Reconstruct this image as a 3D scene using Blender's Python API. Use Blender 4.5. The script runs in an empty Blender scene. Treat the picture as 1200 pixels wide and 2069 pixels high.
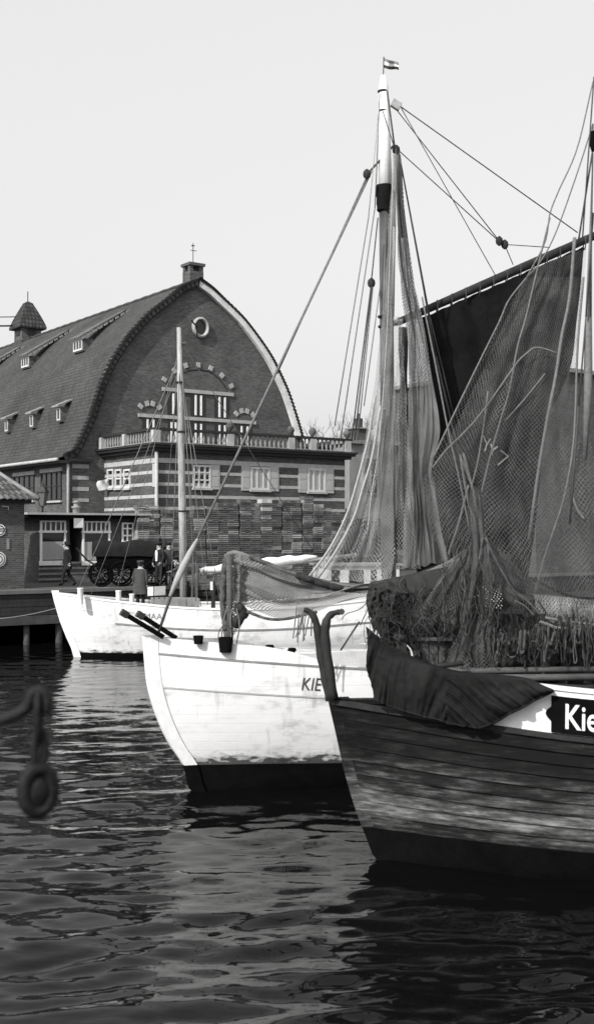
import bpy, bmesh, math, random
import numpy as np
from mathutils import Vector, Matrix, noise
from mathutils.bvhtree import BVHTree

random.seed(7)
RNG = np.random.RandomState(11)
SC = bpy.context.scene
COL = SC.collection

# ---------------------------------------------------------------- camera geometry
F, CX, HY, CH = 2310.0, 600.0, 1075.0, 4.25      # focal length, principal column, horizon row (photo pixels); eye height in metres
GZ = 2.05                                         # quay level above the water (water is z = 0)

def at(px, py, d):
    return Vector(((px - CX) / F * d, d, CH - (py - HY) / F * d))

def hit(px, py, p, dr):
    """where the sight line meets the vertical plane through p along dr -> distance along dr, world point"""
    r = (px - CX) / F
    t = (r * p[1] - p[0]) / (dr[0] - r * dr[1])
    d = p[1] + t * dr[1]
    return t, Vector((p[0] + t * dr[0], d, CH - (py - HY) / F * d))

def spl(xs, ys):
    xs = np.array(xs, float); ys = np.array(ys, float)
    def f(x):
        x = min(max(x, xs[0]), xs[-1])
        i = int(min(max(np.searchsorted(xs, x) - 1, 0), len(xs) - 2))
        def m(k):
            if k == 0: return (ys[1] - ys[0]) / (xs[1] - xs[0])
            if k == len(xs) - 1: return (ys[-1] - ys[-2]) / (xs[-1] - xs[-2])
            return (ys[k + 1] - ys[k - 1]) / (xs[k + 1] - xs[k - 1])
        h = xs[i + 1] - xs[i]; t = (x - xs[i]) / h
        return float((2*t**3 - 3*t**2 + 1) * ys[i] + (t**3 - 2*t**2 + t) * h * m(i) + (-2*t**3 + 3*t**2) * ys[i + 1] + (t**3 - t**2) * h * m(i + 1))
    return f

def smooth(t):
    t = min(max(t, 0.0), 1.0)
    return t * t * (3 - 2 * t)

def curve_pts(pts, n):
    """resample a polyline of tuples through Catmull-Rom, n points"""
    a = [np.array(p, float) for p in pts]
    k = list(range(len(a)))
    fs = [spl(k, [p[c] for p in a]) for c in range(len(a[0]))]
    return [tuple(f((len(a) - 1) * i / (n - 1)) for f in fs) for i in range(n)]

# ---------------------------------------------------------------- materials
def nd(nt, typ, **kw):
    n = nt.nodes.new(typ)
    for k, v in kw.items(): setattr(n, k, v)
    return n

def newmat(name):
    m = bpy.data.materials.new(name); m.use_nodes = True
    nt = m.node_tree
    b = nt.nodes['Principled BSDF']
    b.inputs['Specular IOR Level'].default_value = 0.25
    return m, nt, b

def ramp(nt, fac, stops):
    r = nd(nt, 'ShaderNodeValToRGB')
    while len(r.color_ramp.elements) < len(stops): r.color_ramp.elements.new(.5)
    for e, (p, c) in zip(r.color_ramp.elements, stops):
        e.position = p; e.color = (c, c, c, 1)
    nt.links.new(fac, r.inputs['Fac'])
    return r.outputs['Color']

def mat(name, c, rough=.75, var=.3, scale=3.0, bump=.0, spec=.25, stretch=(1, 1, 1), fine=30.0, metal=0.0):
    m, nt, b = newmat(name)
    L = nt.links.new
    tc = nd(nt, 'ShaderNodeTexCoord'); mp = nd(nt, 'ShaderNodeMapping'); mp.inputs['Scale'].default_value = stretch
    L(tc.outputs['Object'], mp.inputs['Vector'])
    n1 = nd(nt, 'ShaderNodeTexNoise'); n1.inputs['Scale'].default_value = scale; n1.inputs['Detail'].default_value = 6; n1.inputs['Roughness'].default_value = .65
    n2 = nd(nt, 'ShaderNodeTexNoise'); n2.inputs['Scale'].default_value = fine; n2.inputs['Detail'].default_value = 3
    L(mp.outputs[0], n1.inputs['Vector']); L(mp.outputs[0], n2.inputs['Vector'])
    ad = nd(nt, 'ShaderNodeMath', operation='MULTIPLY_ADD'); ad.inputs[1].default_value = .35
    L(n2.outputs['Fac'], ad.inputs[0]); L(n1.outputs['Fac'], ad.inputs[2])
    col = ramp(nt, ad.outputs[0], [(.45, c * (1 - var)), (.9, min(c * (1 + var), .92))])
    L(col, b.inputs['Base Color'])
    b.inputs['Roughness'].default_value = rough; b.inputs['Specular IOR Level'].default_value = spec; b.inputs['Metallic'].default_value = metal
    if bump:
        bp = nd(nt, 'ShaderNodeBump'); bp.inputs['Strength'].default_value = bump; bp.inputs['Distance'].default_value = .02
        L(ad.outputs[0], bp.inputs['Height']); L(bp.outputs[0], b.inputs['Normal'])
    return m

def brick_mat(name, c, mortar, bw=.22, bh=.075, var=.35, use_uv=False, msize=.012, big=.5, bump=.4):
    m, nt, b = newmat(name); L = nt.links.new
    tc = nd(nt, 'ShaderNodeTexCoord')
    if use_uv: vec = tc.outputs['UV']
    else:
        sp = nd(nt, 'ShaderNodeSeparateXYZ'); L(tc.outputs['Object'], sp.inputs[0])
        a = nd(nt, 'ShaderNodeMath', operation='ADD'); L(sp.outputs[0], a.inputs[0]); L(sp.outputs[1], a.inputs[1])
        cb = nd(nt, 'ShaderNodeCombineXYZ'); L(a.outputs[0], cb.inputs[0]); L(sp.outputs[2], cb.inputs[1])
        vec = cb.outputs[0]
    bt = nd(nt, 'ShaderNodeTexBrick'); L(vec, bt.inputs['Vector'])
    for k, v in (('Scale', 1.0), ('Mortar Size', msize), ('Brick Width', bw), ('Row Height', bh), ('Bias', 0.0), ('Mortar Smooth', .3)):
        bt.inputs[k].default_value = v
    bt.inputs['Color1'].default_value = (c * (1 - var),) * 3 + (1,)
    bt.inputs['Color2'].default_value = (c * (1 + var),) * 3 + (1,)
    bt.inputs['Mortar'].default_value = (mortar,) * 3 + (1,)
    n1 = nd(nt, 'ShaderNodeTexNoise'); n1.inputs['Scale'].default_value = big; n1.inputs['Detail'].default_value = 8; n1.inputs['Roughness'].default_value = .7
    L(tc.outputs['Object'], n1.inputs['Vector'])
    rc = ramp(nt, n1.outputs['Fac'], [(.3, .6), (.7, 1.25)])
    mx = nd(nt, 'ShaderNodeMix', data_type='RGBA', blend_type='MULTIPLY'); mx.inputs[0].default_value = 1
    L(bt.outputs['Color'], mx.inputs[6]); L(rc, mx.inputs[7]); L(mx.outputs[2], b.inputs['Base Color'])
    bp = nd(nt, 'ShaderNodeBump'); bp.inputs['Strength'].default_value = bump; bp.inputs['Distance'].default_value = .02; bp.invert = True
    L(bt.outputs['Fac'], bp.inputs['Height']); L(bp.outputs[0], b.inputs['Normal'])
    b.inputs['Roughness'].default_value = .88
    return m

def net_mat(name, c, cell, w, dens=.25):
    """knotted twine: threads where the uv (metres) falls near a diagonal grid, clear between them"""
    m, nt, b = newmat(name); L = nt.links.new
    tc = nd(nt, 'ShaderNodeTexCoord')
    mp = nd(nt, 'ShaderNodeMapping'); mp.inputs['Rotation'].default_value = (0, 0, math.radians(45)); mp.inputs['Scale'].default_value = (1 / cell, 1 / cell, 1)
    nz = nd(nt, 'ShaderNodeTexNoise'); nz.inputs['Scale'].default_value = 1.3; nz.inputs['Detail'].default_value = 4
    L(tc.outputs['UV'], nz.inputs['Vector'])
    va = nd(nt, 'ShaderNodeVectorMath', operation='MULTIPLY_ADD'); va.inputs[1].default_value = (.10, .10, 0); L(nz.outputs['Color'], va.inputs[0]); L(tc.outputs['UV'], va.inputs[2])
    L(va.outputs[0], mp.inputs['Vector'])
    sp = nd(nt, 'ShaderNodeSeparateXYZ'); L(mp.outputs[0], sp.inputs[0])
    n2 = nd(nt, 'ShaderNodeTexNoise'); n2.inputs['Scale'].default_value = 2.2; n2.inputs['Detail'].default_value = 5
    L(tc.outputs['Object'], n2.inputs['Vector'])
    wr = nd(nt, 'ShaderNodeMapRange'); L(n2.outputs['Fac'], wr.inputs[0])
    wr.inputs[1].default_value = .3; wr.inputs[2].default_value = .7; wr.inputs[3].default_value = w * (1 - dens); wr.inputs[4].default_value = w * (1 + dens)
    outs = []
    for i in (0, 1):
        fr = nd(nt, 'ShaderNodeMath', operation='FRACT'); L(sp.outputs[i], fr.inputs[0])
        lt = nd(nt, 'ShaderNodeMath', operation='LESS_THAN'); L(fr.outputs[0], lt.inputs[0]); L(wr.outputs[0], lt.inputs[1]); outs.append(lt.outputs[0])
    mx = nd(nt, 'ShaderNodeMath', operation='MAXIMUM'); L(outs[0], mx.inputs[0]); L(outs[1], mx.inputs[1])
    L(mx.outputs[0], b.inputs['Alpha'])
    rc = ramp(nt, n2.outputs['Fac'], [(.3, c * .75), (.7, c * 1.25)]); L(rc, b.inputs['Base Color'])
    b.inputs['Roughness'].default_value = .95
    return m

M = {}
M['brick'] = brick_mat('dark brick', .088, .11)
M['brick_hut'] = brick_mat('hut brick', .075, .12, msize=.014)
M['brick_terrace'] = brick_mat('terrace brick', .07, .09)
M['brick_far'] = brick_mat('far brick', .08, .095)
M['tile'] = brick_mat('roof tiles', .062, .03, bw=.19, bh=.21, var=.22, use_uv=True, msize=.025, big=.35, bump=.3)
M['tile_light'] = brick_mat('weathered tiles', .13, .05, bw=.26, bh=.34, var=.25, use_uv=True, msize=.05, bump=.8)
M['verge_tile'] = brick_mat('verge tiles', .07, .02, bw=.3, bh=.3, use_uv=True, msize=.06, bump=.8)
M['stone'] = mat('pale stone', .36, var=.22, scale=2.5)
M['stone_mid'] = mat('grey stone', .22, var=.3, scale=3)
M['plaster'] = mat('old plaster', .24, var=.25, scale=.8)
M['dark_trim'] = mat('dark painted timber', .025, rough=.6)
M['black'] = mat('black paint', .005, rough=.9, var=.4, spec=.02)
M['white_paint'] = mat('white paint', .78, rough=.5, var=.12, scale=5)
M['shutter'] = mat('pale shutters', .36, var=.12, scale=6)
M['wood'] = mat('grey wood', .07, var=.4, scale=4, stretch=(1, 1, 6), bump=.2)
M['wood_dark'] = mat('dark wood', .02, var=.5, scale=4, bump=.2)
M['wood_pale'] = mat('pale wood', .3, var=.3, scale=6)
M['mast_wood'] = mat('varnished mast', .06, rough=.5, var=.55, scale=5, stretch=(2, 2, .35), spec=.4)
M['mast_pale'] = mat('scraped mast', .3, var=.45, scale=4, stretch=(2, 2, .5), rough=.6)
M['rope'] = mat('tarred rope', .05, var=.3, scale=20)
M['rope_mid'] = mat('hemp rope', .14, var=.3, scale=20)
M['rope_pale'] = mat('pale rope', .32, var=.3, scale=20)
M['iron'] = mat('iron', .03, rough=.6, var=.5, scale=12)
M['canvas_dark'] = mat('dark barked canvas', .008, rough=.95, var=.5, scale=2.5, fine=12, spec=.08)
M['canvas_tarp'] = mat('dark tarpaulin', .011, rough=.9, var=.55, scale=2.2, fine=14, spec=.15)
M['canvas_white'] = mat('white canvas', .72, var=.15, scale=8)
M['quay_wood'] = mat('quay planking', .03, var=.45, scale=2, stretch=(3, 3, 1), bump=.3)
M['quay_beam'] = mat('quay beam', .06, var=.4, scale=2)
M['coping'] = mat('quay coping', .12, var=.3, scale=2)
M['pave'] = brick_mat('quay cobbles', .09, .04, bw=.2, bh=.14, msize=.02, big=.3)
M['cloth_dark'] = mat('dark wool', .022, rough=.95, spec=.05)
M['cloth_mid'] = mat('grey wool coat', .06, rough=.95, spec=.05)
M['skin'] = mat('skin', .38, var=.12)
M['shirt'] = mat('white shirt', .65, var=.1)
M['net_dark'] = mat('heaped net', .025, rough=1, var=.7, scale=9, bump=.8, fine=60)
M['net_heap'] = mat('pale heaped net', .075, rough=1, var=.6, scale=9, bump=.8, fine=60)
M['deck'] = mat('deck planks', .2, var=.3, scale=3, stretch=(.6, 6, 1))
M['deck_white'] = mat('white deck paint', .62, var=.2, scale=3)
M['bark'] = mat('bark', .16, var=.3)
M['crate_dark'] = mat('dark crate wood', .095, var=.5, scale=6)
M['crate_mid'] = mat('grey crate wood', .17, var=.45, scale=6)
M['crate_pale'] = mat('pale crate wood', .27, var=.35, scale=6)
M['crate_white'] = mat('white crate', .42, var=.15, scale=6)
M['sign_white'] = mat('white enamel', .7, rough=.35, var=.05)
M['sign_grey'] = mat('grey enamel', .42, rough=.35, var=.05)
M['flag_grey'] = mat('flag grey', .2, var=.1)
M['flag_dark'] = mat('flag dark', .03, var=.1)
M['curtain'] = mat('lace curtain', .34, var=.35, scale=5, stretch=(14, 14, .3))
M['net_curtain'] = net_mat('dense hanging net', .15, .045, .40)
M['net_light'] = net_mat('thin hanging net', .26, .05, .15, dens=.35)
M['net_big'] = net_mat('trawl net', .10, .05, .12, dens=.3)
M['net_swag'] = net_mat('bunched net', .16, .04, .46)
M['net_murk'] = net_mat('dark dense net', .04, .04, .78)
M['net_fall'] = net_mat('dark falling net', .06, .04, .42, dens=.5)
M['net_fine'] = net_mat('fine trawl net', .09, .033, .11, dens=.4)

M['verge_lit'] = mat('sunlit verge stone', .62, var=.2, scale=2.5)  # right verge stone made lighter; the sun it catches is in the colour
M['frame'] = mat('window frames', .5, var=.15, scale=5)
M['frame_dim'] = mat('dim window frames', .10, var=.2, scale=5)
M['tile_plain'] = brick_mat('plain tiles', .06, .025, bw=.26, bh=.30, var=.35, msize=.045, bump=.5)
M['tile_worn'] = brick_mat('worn dormer tiles', .13, .06, bw=.26, bh=.30, var=.3, msize=.04, bump=.5)
def glass_mat():
    m, nt, b = newmat('window glass')
    b.inputs['Base Color'].default_value = (.012,) * 3 + (1,)
    b.inputs['Roughness'].default_value = .08; b.inputs['Specular IOR Level'].default_value = .5
    tc = nd(nt, 'ShaderNodeTexCoord'); n = nd(nt, 'ShaderNodeTexNoise'); n.inputs['Scale'].default_value = 2.0
    nt.links.new(tc.outputs['Object'], n.inputs['Vector'])
    bp = nd(nt, 'ShaderNodeBump'); bp.inputs['Strength'].default_value = .15
    nt.links.new(n.outputs['Fac'], bp.inputs['Height']); nt.links.new(bp.outputs[0], b.inputs['Normal'])
    return m
M['glass'] = glass_mat()

def hull_white(zb):
    m, nt, b = newmat('white hull paint'); L = nt.links.new
    tc = nd(nt, 'ShaderNodeTexCoord')
    mp = nd(nt, 'ShaderNodeMapping'); mp.inputs['Scale'].default_value = (.6, .6, 1.6); L(tc.outputs['Object'], mp.inputs[0])
    n = nd(nt, 'ShaderNodeTexNoise'); n.inputs['Scale'].default_value = 1.6; n.inputs['Detail'].default_value = 9; n.inputs['Roughness'].default_value = .72
    L(mp.outputs[0], n.inputs['Vector'])
    c1 = ramp(nt, n.outputs['Fac'], [(.34, .46), (.47, .74), (.7, .83)])
    # scuffs and drips in a band where fenders and chains rub
    mp2 = nd(nt, 'ShaderNodeMapping'); mp2.inputs['Scale'].default_value = (7, 7, .8); L(tc.outputs['Object'], mp2.inputs[0])
    n2 = nd(nt, 'ShaderNodeTexNoise'); n2.inputs['Scale'].default_value = 1.0; n2.inputs['Detail'].default_value = 5; L(mp2.outputs[0], n2.inputs['Vector'])
    c2 = ramp(nt, n2.outputs['Fac'], [(.28, .72), (.42, 1.0)])
    mx = nd(nt, 'ShaderNodeMix', data_type='RGBA', blend_type='MULTIPLY'); mx.inputs[0].default_value = 1
    L(c1, mx.inputs[6]); L(c2, mx.inputs[7])
    sp = nd(nt, 'ShaderNodeSeparateXYZ'); L(tc.outputs['Object'], sp.inputs[0])
    # weed and scum just above the waterline, rust runs with edges of their own
    n3 = nd(nt, 'ShaderNodeTexNoise'); n3.inputs['Scale'].default_value = 9; n3.inputs['Detail'].default_value = 6; L(mp.outputs[0], n3.inputs['Vector'])
    st = nd(nt, 'ShaderNodeMath', operation='MULTIPLY_ADD'); st.inputs[1].default_value = .42; L(n3.outputs['Fac'], st.inputs[0]); st.inputs[2].default_value = zb - .14
    df = nd(nt, 'ShaderNodeMath', operation='SUBTRACT'); L(sp.outputs[2], df.inputs[0]); L(st.outputs[0], df.inputs[1])
    cs = ramp(nt, df.outputs[0], [(0, .10), (.035, .55), (.12, 1.0)])
    mx2 = nd(nt, 'ShaderNodeMix', data_type='RGBA', blend_type='MULTIPLY'); mx2.inputs[0].default_value = 1
    L(mx.outputs[2], mx2.inputs[6]); L(cs, mx2.inputs[7]); L(mx2.outputs[2], b.inputs['Base Color'])
    w = nd(nt, 'ShaderNodeMath', operation='MULTIPLY_ADD'); w.inputs[1].default_value = 6.5; L(sp.outputs[2], w.inputs[0])
    f = nd(nt, 'ShaderNodeMath', operation='FRACT'); L(w.outputs[0], f.inputs[0])
    g = nd(nt, 'ShaderNodeMath', operation='GREATER_THAN'); g.inputs[1].default_value = .93; L(f.outputs[0], g.inputs[0])
    bp = nd(nt, 'ShaderNodeBump'); bp.invert = True; bp.inputs['Strength'].default_value = .6; bp.inputs['Distance'].default_value = .006
    L(g.outputs[0], bp.inputs['Height']); L(bp.outputs[0], b.inputs['Normal'])
    b.inputs['Roughness'].default_value = .45
    return m
M['hull_white'] = hull_white(.45); M['hull_white_far'] = hull_white(.10)

def hull_worn(k):
    m, nt, b = newmat('worn tarred planks'); L = nt.links.new
    tc = nd(nt, 'ShaderNodeTexCoord')
    mp = nd(nt, 'ShaderNodeMapping'); mp.inputs['Scale'].default_value = (.75, .75, 2.6); mp.inputs['Location'].default_value = (k * 3.7, k * 1.3, k * 5.1); L(tc.outputs['Object'], mp.inputs[0])
    n = nd(nt, 'ShaderNodeTexNoise'); n.inputs['Scale'].default_value = 1.7; n.inputs['Detail'].default_value = 10; n.inputs['Roughness'].default_value = .68
    L(mp.outputs[0], n.inputs['Vector'])
    mp2 = nd(nt, 'ShaderNodeMapping'); mp2.inputs['Scale'].default_value = (1.6, 1.6, 16); mp2.inputs['Location'].default_value = (k * 2.1, 0, k * 7.7); L(tc.outputs['Object'], mp2.inputs[0])
    ns = nd(nt, 'ShaderNodeTexNoise'); ns.inputs['Scale'].default_value = 1.5; ns.inputs['Detail'].default_value = 8; ns.inputs['Roughness'].default_value = .7; L(mp2.outputs[0], ns.inputs['Vector'])
    mixn = nd(nt, 'ShaderNodeMix', data_type='FLOAT'); mixn.inputs[0].default_value = .48; L(n.outputs['Fac'], mixn.inputs[2]); L(ns.outputs['Fac'], mixn.inputs[3])
    sp = nd(nt, 'ShaderNodeSeparateXYZ'); L(tc.outputs['Object'], sp.inputs[0])
    # paint is scraped off most where the hull rubs along fenders, 0.5 to 1.3 m above the water
    zr = nd(nt, 'ShaderNodeValToRGB'); cr = zr.color_ramp
    for _ in range(2): cr.elements.new(.5)
    for e, (p, c) in zip(cr.elements, [(.2, .09), (.32, .18), (.48, .12), (.70, .0)]): e.position = p; e.color = (c, c, c, 1)
    dv = nd(nt, 'ShaderNodeMath', operation='DIVIDE'); dv.inputs[1].default_value = 2.2; L(sp.outputs[2], dv.inputs[0]); L(dv.outputs[0], zr.inputs['Fac'])
    ad = nd(nt, 'ShaderNodeMath', operation='ADD'); L(mixn.outputs[0], ad.inputs[0]); L(zr.outputs['Color'], ad.inputs[1])
    c = ramp(nt, ad.outputs[0], [(.48 + .015 * k, .006), (.58 + .015 * k, .017), (.67 + .015 * k, .07), (.77 + .015 * k, .21)])
    L(c, b.inputs['Base Color'])
    b.inputs['Roughness'].default_value = .75; b.inputs['Specular IOR Level'].default_value = .08
    bp = nd(nt, 'ShaderNodeBump'); bp.inputs['Strength'].default_value = .5; bp.inputs['Distance'].default_value = .012
    L(mixn.outputs[0], bp.inputs['Height']); L(bp.outputs[0], b.inputs['Normal'])
    return m
for k in range(3): M['hull_worn' + ('' if not k else str(k))] = hull_worn(k)

# ---------------------------------------------------------------- mesh builder
class MB:
    def __init__(s): s.v = []; s.f = []; s.uv = []; s.mi = []
    def add(s, vs, fs, uvs=None, mi=0):
        o = len(s.v); s.v += [tuple(v) for v in vs]
        for i, f in enumerate(fs):
            s.f.append(tuple(o + k for k in f)); s.mi.append(mi)
            s.uv.append(uvs[i] if uvs else None)
        return s
    def box(s, x0, x1, y0, y1, z0, z1, mi=0):
        x0, x1 = min(x0, x1), max(x0, x1); y0, y1 = min(y0, y1), max(y0, y1); z0, z1 = min(z0, z1), max(z0, z1)
        v = [(x, y, z) for z in (z0, z1) for y in (y0, y1) for x in (x0, x1)]
        return s.add(v, [(0, 2, 3, 1), (4, 5, 7, 6), (0, 1, 5, 4), (2, 6, 7, 3), (0, 4, 6, 2), (1, 3, 7, 5)], mi=mi)
    def obox(s, c, ax, ay, az, mi=0):
        c = Vector(c); ax, ay, az = Vector(ax), Vector(ay), Vector(az)
        v = [c + ax * i + ay * j + az * k for k in (-1, 1) for j in (-1, 1) for i in (-1, 1)]
        return s.add(v, [(0, 2, 3, 1), (4, 5, 7, 6), (0, 1, 5, 4), (2, 6, 7, 3), (0, 4, 6, 2), (1, 3, 7, 5)], mi=mi)
    def tube(s, pts, r, n=6, mi=0, cap=True, flat=1.0):
        pts = [Vector(p) for p in pts]; m = len(pts)
        rs = list(r) if hasattr(r, '__len__') else [r] * m
        vs = []; up = Vector((0, 0, 1))
        for i, p in enumerate(pts):
            t = (pts[min(i + 1, m - 1)] - pts[max(i - 1, 0)]).normalized()
            if i == 0:
                a = up if abs(t.z) < .9 else Vector((0, 1, 0))
                x = t.cross(a).normalized()
            else:
                x = (x - t * x.dot(t))
                x = x.normalized() if x.length > 1e-6 else t.orthogonal().normalized()
            y = t.cross(x)
            for k in range(n):
                an = 2 * math.pi * k / n
                vs.append(p + x * math.cos(an) * rs[i] + y * math.sin(an) * rs[i] * flat)
        fs = [(i * n + k, i * n + (k + 1) % n, (i + 1) * n + (k + 1) % n, (i + 1) * n + k) for i in range(m - 1) for k in range(n)]
        if cap: fs += [tuple(range(n - 1, -1, -1)), tuple((m - 1) * n + k for k in range(n))]
        return s.add(vs, fs, mi=mi)
    def ring(s, c, R, r, ax, ay, n=20, k=8, sx=1.0, sy=1.0, mi=0):
        c, ax, ay = Vector(c), Vector(ax), Vector(ay); az = ax.cross(ay)
        vs = []
        for i in range(n):
            a = 2 * math.pi * i / n
            e = ax * math.cos(a) * sx + ay * math.sin(a) * sy
            rad = (ax * math.cos(a) + ay * math.sin(a))
            for j in range(k):
                b = 2 * math.pi * j / k
                vs.append(c + e * R + rad * r * math.cos(b) + az * r * math.sin(b))
        fs = [(i * k + j, ((i + 1) % n) * k + j, ((i + 1) % n) * k + (j + 1) % k, i * k + (j + 1) % k) for i in range(n) for j in range(k)]
        return s.add(vs, fs, mi=mi)
    def grid(s, rows, uv=None, mi=0, close=False):
        n = len(rows[0]); vs = [p for r in rows for p in r]; fs = []; us = []
        kk = n if close else n - 1
        for i in range(len(rows) - 1):
            for j in range(kk):
                j2 = (j + 1) % n
                fs.append((i * n + j, i * n + j2, (i + 1) * n + j2, (i + 1) * n + j))
                if uv: us.append((uv[i][j], uv[i][j2], uv[i + 1][j2], uv[i + 1][j]))
        return s.add(vs, fs, us if uv else None, mi)
    def prism(s, poly, off, mi=0):
        off = Vector(off); n = len(poly); v = [Vector(p) for p in poly]; v += [p + off for p in v]
        return s.add(v, [tuple(range(n)), tuple(range(2 * n - 1, n - 1, -1))] + [(i, i + n, (i + 1) % n + n, (i + 1) % n) for i in range(n)], mi=mi)
    def lathe(s, prof, c=(0, 0, 0), n=12, mi=0, sx=1, sy=1):
        rows = [[(c[0] + r * sx * math.cos(2 * math.pi * k / n), c[1] + r * sy * math.sin(2 * math.pi * k / n), c[2] + z) for k in range(n)] for r, z in prof]
        s.grid(rows, close=True, mi=mi)
        s.add(rows[0], [tuple(range(n - 1, -1, -1))], mi=mi); s.add(rows[-1], [tuple(range(n))], mi=mi)
        return s
    def build(s, name, m, parent=None, smooth=False, world=False, fixn=True):
        vs = s.v
        if world and parent is not None:
            inv = INV[parent.name]; vs = [inv @ Vector(v) for v in vs]
        me = bpy.data.meshes.new(name); me.from_pydata([tuple(v) for v in vs], [], s.f)
        ms = m if isinstance(m, (list, tuple)) else [m]
        for q in ms: me.materials.append(M[q] if isinstance(q, str) else q)
        for p, i in zip(me.polygons, s.mi): p.material_index = i; p.use_smooth = smooth
        if any(u for u in s.uv):
            ul = me.uv_layers.new(name='uv')
            for p, u in zip(me.polygons, s.uv):
                if u:
                    for li, q in zip(p.loop_indices, u): ul.data[li].uv = q
        if fixn:
            bm = bmesh.new(); bm.from_mesh(me); bmesh.ops.recalc_face_normals(bm, faces=bm.faces); bm.to_mesh(me); bm.free()
        me.validate(); me.update()
        o = bpy.data.objects.new(name, me); COL.objects.link(o)
        if parent is not None:
            o.parent = parent; INV[o.name] = INV[parent.name]
        return o

INV = {}
def tag(o, label, cat, group=None):
    o['label'] = label; o['category'] = cat
    if group: o['group'] = group
    return o
def struct(o): o['kind'] = 'structure'; return o
def thing(name, label, cat, loc, rz=0.0, group=None):
    o = bpy.data.objects.new(name, None); COL.objects.link(o); o.empty_display_size = .3
    o.location = loc; o.rotation_euler = (0, 0, rz)
    INV[o.name] = (Matrix.Translation(Vector(loc)) @ Matrix.Rotation(rz, 4, 'Z')).inverted()
    return tag(o, label, cat, group)
def loc(root, p): return INV[root.name] @ Vector(p)

def rope(name, pts, r, parent, m='rope', sag=0.0, n=5, world=True):
    pts = [Vector(p) for p in pts]
    if len(pts) == 2:
        k = 10 if sag else 3
        pts = [pts[0].lerp(pts[1], i / (k - 1)) - Vector((0, 0, sag * 4 * (i / (k - 1)) * (1 - i / (k - 1)))) for i in range(k)]
    return MB().tube(pts, r, n).build(name, m, parent, smooth=True, world=world)

# ================================================================ SETTING: water, quay, ground
def make_water():
    xs = np.concatenate([np.arange(-60, -16, .8), np.arange(-16, 16, .10), np.arange(16, 60, .8)])
    ys = [-12.0]
    while ys[-1] < 78:
        y = ys[-1]
        ys.append(y + (1.0 if y < 5 else .055 + max(0, y - 8) * .006))
    ys = np.array(ys)
    X, Y = np.meshgrid(xs, ys)
    Z = np.zeros_like(X)
    for lam0, lam1, k, slope in ((1.4, 3.0, 12, .009), (.45, 1.2, 30, .019), (.22, .45, 34, .024)):
        for _ in range(k):
            lam = RNG.uniform(lam0, lam1); th = math.radians(90 + RNG.normal(8, 26)); ph = RNG.uniform(0, 6.28)
            kk = 2 * math.pi / lam
            Z += slope / kk * 1.3 * np.sin(kk * (X * math.cos(th) + Y * math.sin(th)) + ph)
    # gusts: calmer and livelier patches
    g = .7 + .35 * np.sin(X * .21 + 1.0 + .3 * np.sin(Y * .17)) * np.sin(Y * .13 + .5)
    cl_ = np.clip((Y - 19) / 12, 0, 1); g = g * (1 - .5 * cl_ * cl_ * (3 - 2 * cl_))     # sheltered under the quay
    Z *= g
    nx, ny = len(xs), len(ys)
    co = np.stack([X, Y, Z], -1).reshape(-1, 3)
    idx = np.arange(nx * ny).reshape(ny, nx)
    q = np.stack([idx[:-1, :-1], idx[:-1, 1:], idx[1:, 1:], idx[1:, :-1]], -1).reshape(-1, 4)
    me = bpy.data.meshes.new('water')
    me.vertices.add(len(co)); me.vertices.foreach_set('co', co.astype(np.float32).ravel())
    me.loops.add(q.size); me.loops.foreach_set('vertex_index', q.astype(np.int32).ravel())
    me.polygons.add(len(q)); me.polygons.foreach_set('loop_start', (np.arange(len(q)) * 4).astype(np.int32))
    me.polygons.foreach_set('use_smooth', np.ones(len(q), bool))
    me.update(calc_edges=True)
    m, nt, b = newmat('harbour water'); L = nt.links.new
    b.inputs['Base Color'].default_value = (.003,) * 3 + (1,); b.inputs['Roughness'].default_value = .03
    b.inputs['IOR'].default_value = 1.25; b.inputs['Specular IOR Level'].default_value = .5
    tc = nd(nt, 'ShaderNodeTexCoord'); mp = nd(nt, 'ShaderNodeMapping'); mp.inputs['Scale'].default_value = (.8, 1.5, 1)
    L(tc.outputs['Object'], mp.inputs[0])
    n = nd(nt, 'ShaderNodeTexNoise'); n.inputs['Scale'].default_value = 3.0; n.inputs['Detail'].default_value = 2; L(mp.outputs[0], n.inputs['Vector'])
    bp = nd(nt, 'ShaderNodeBump'); bp.inputs['Strength'].default_value = .18; bp.inputs['Distance'].default_value = .05
    L(n.outputs['Fac'], bp.inputs['Height']); L(bp.outputs[0], b.inputs['Normal'])
    me.materials.append(m)
    o = bpy.data.objects.new('water', me); COL.objects.link(o); struct(o)
make_water()

A = math.atan2(2310, 3230)                      # the quay and all its buildings run this way
EX = Vector((math.cos(A), math.sin(A), 0)); EY = Vector((-math.sin(A), math.cos(A), 0))
Q0 = Vector((-11.0, 42.35, 0))                  # a point on the quay edge

def q(s, w, z=GZ): return Q0 + EX * s + EY * w + Vector((0, 0, z))
g = MB()
rows = []
for w in (.45, 12, 60, 500, 2500):
    rows.append([q(s, w) for s in (-1200 if w > 100 else -40, -20, 0, 20, 60, 120 if w < 100 else 2500)])
g.grid(rows)
struct(g.build('ground', 'pave'))

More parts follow.
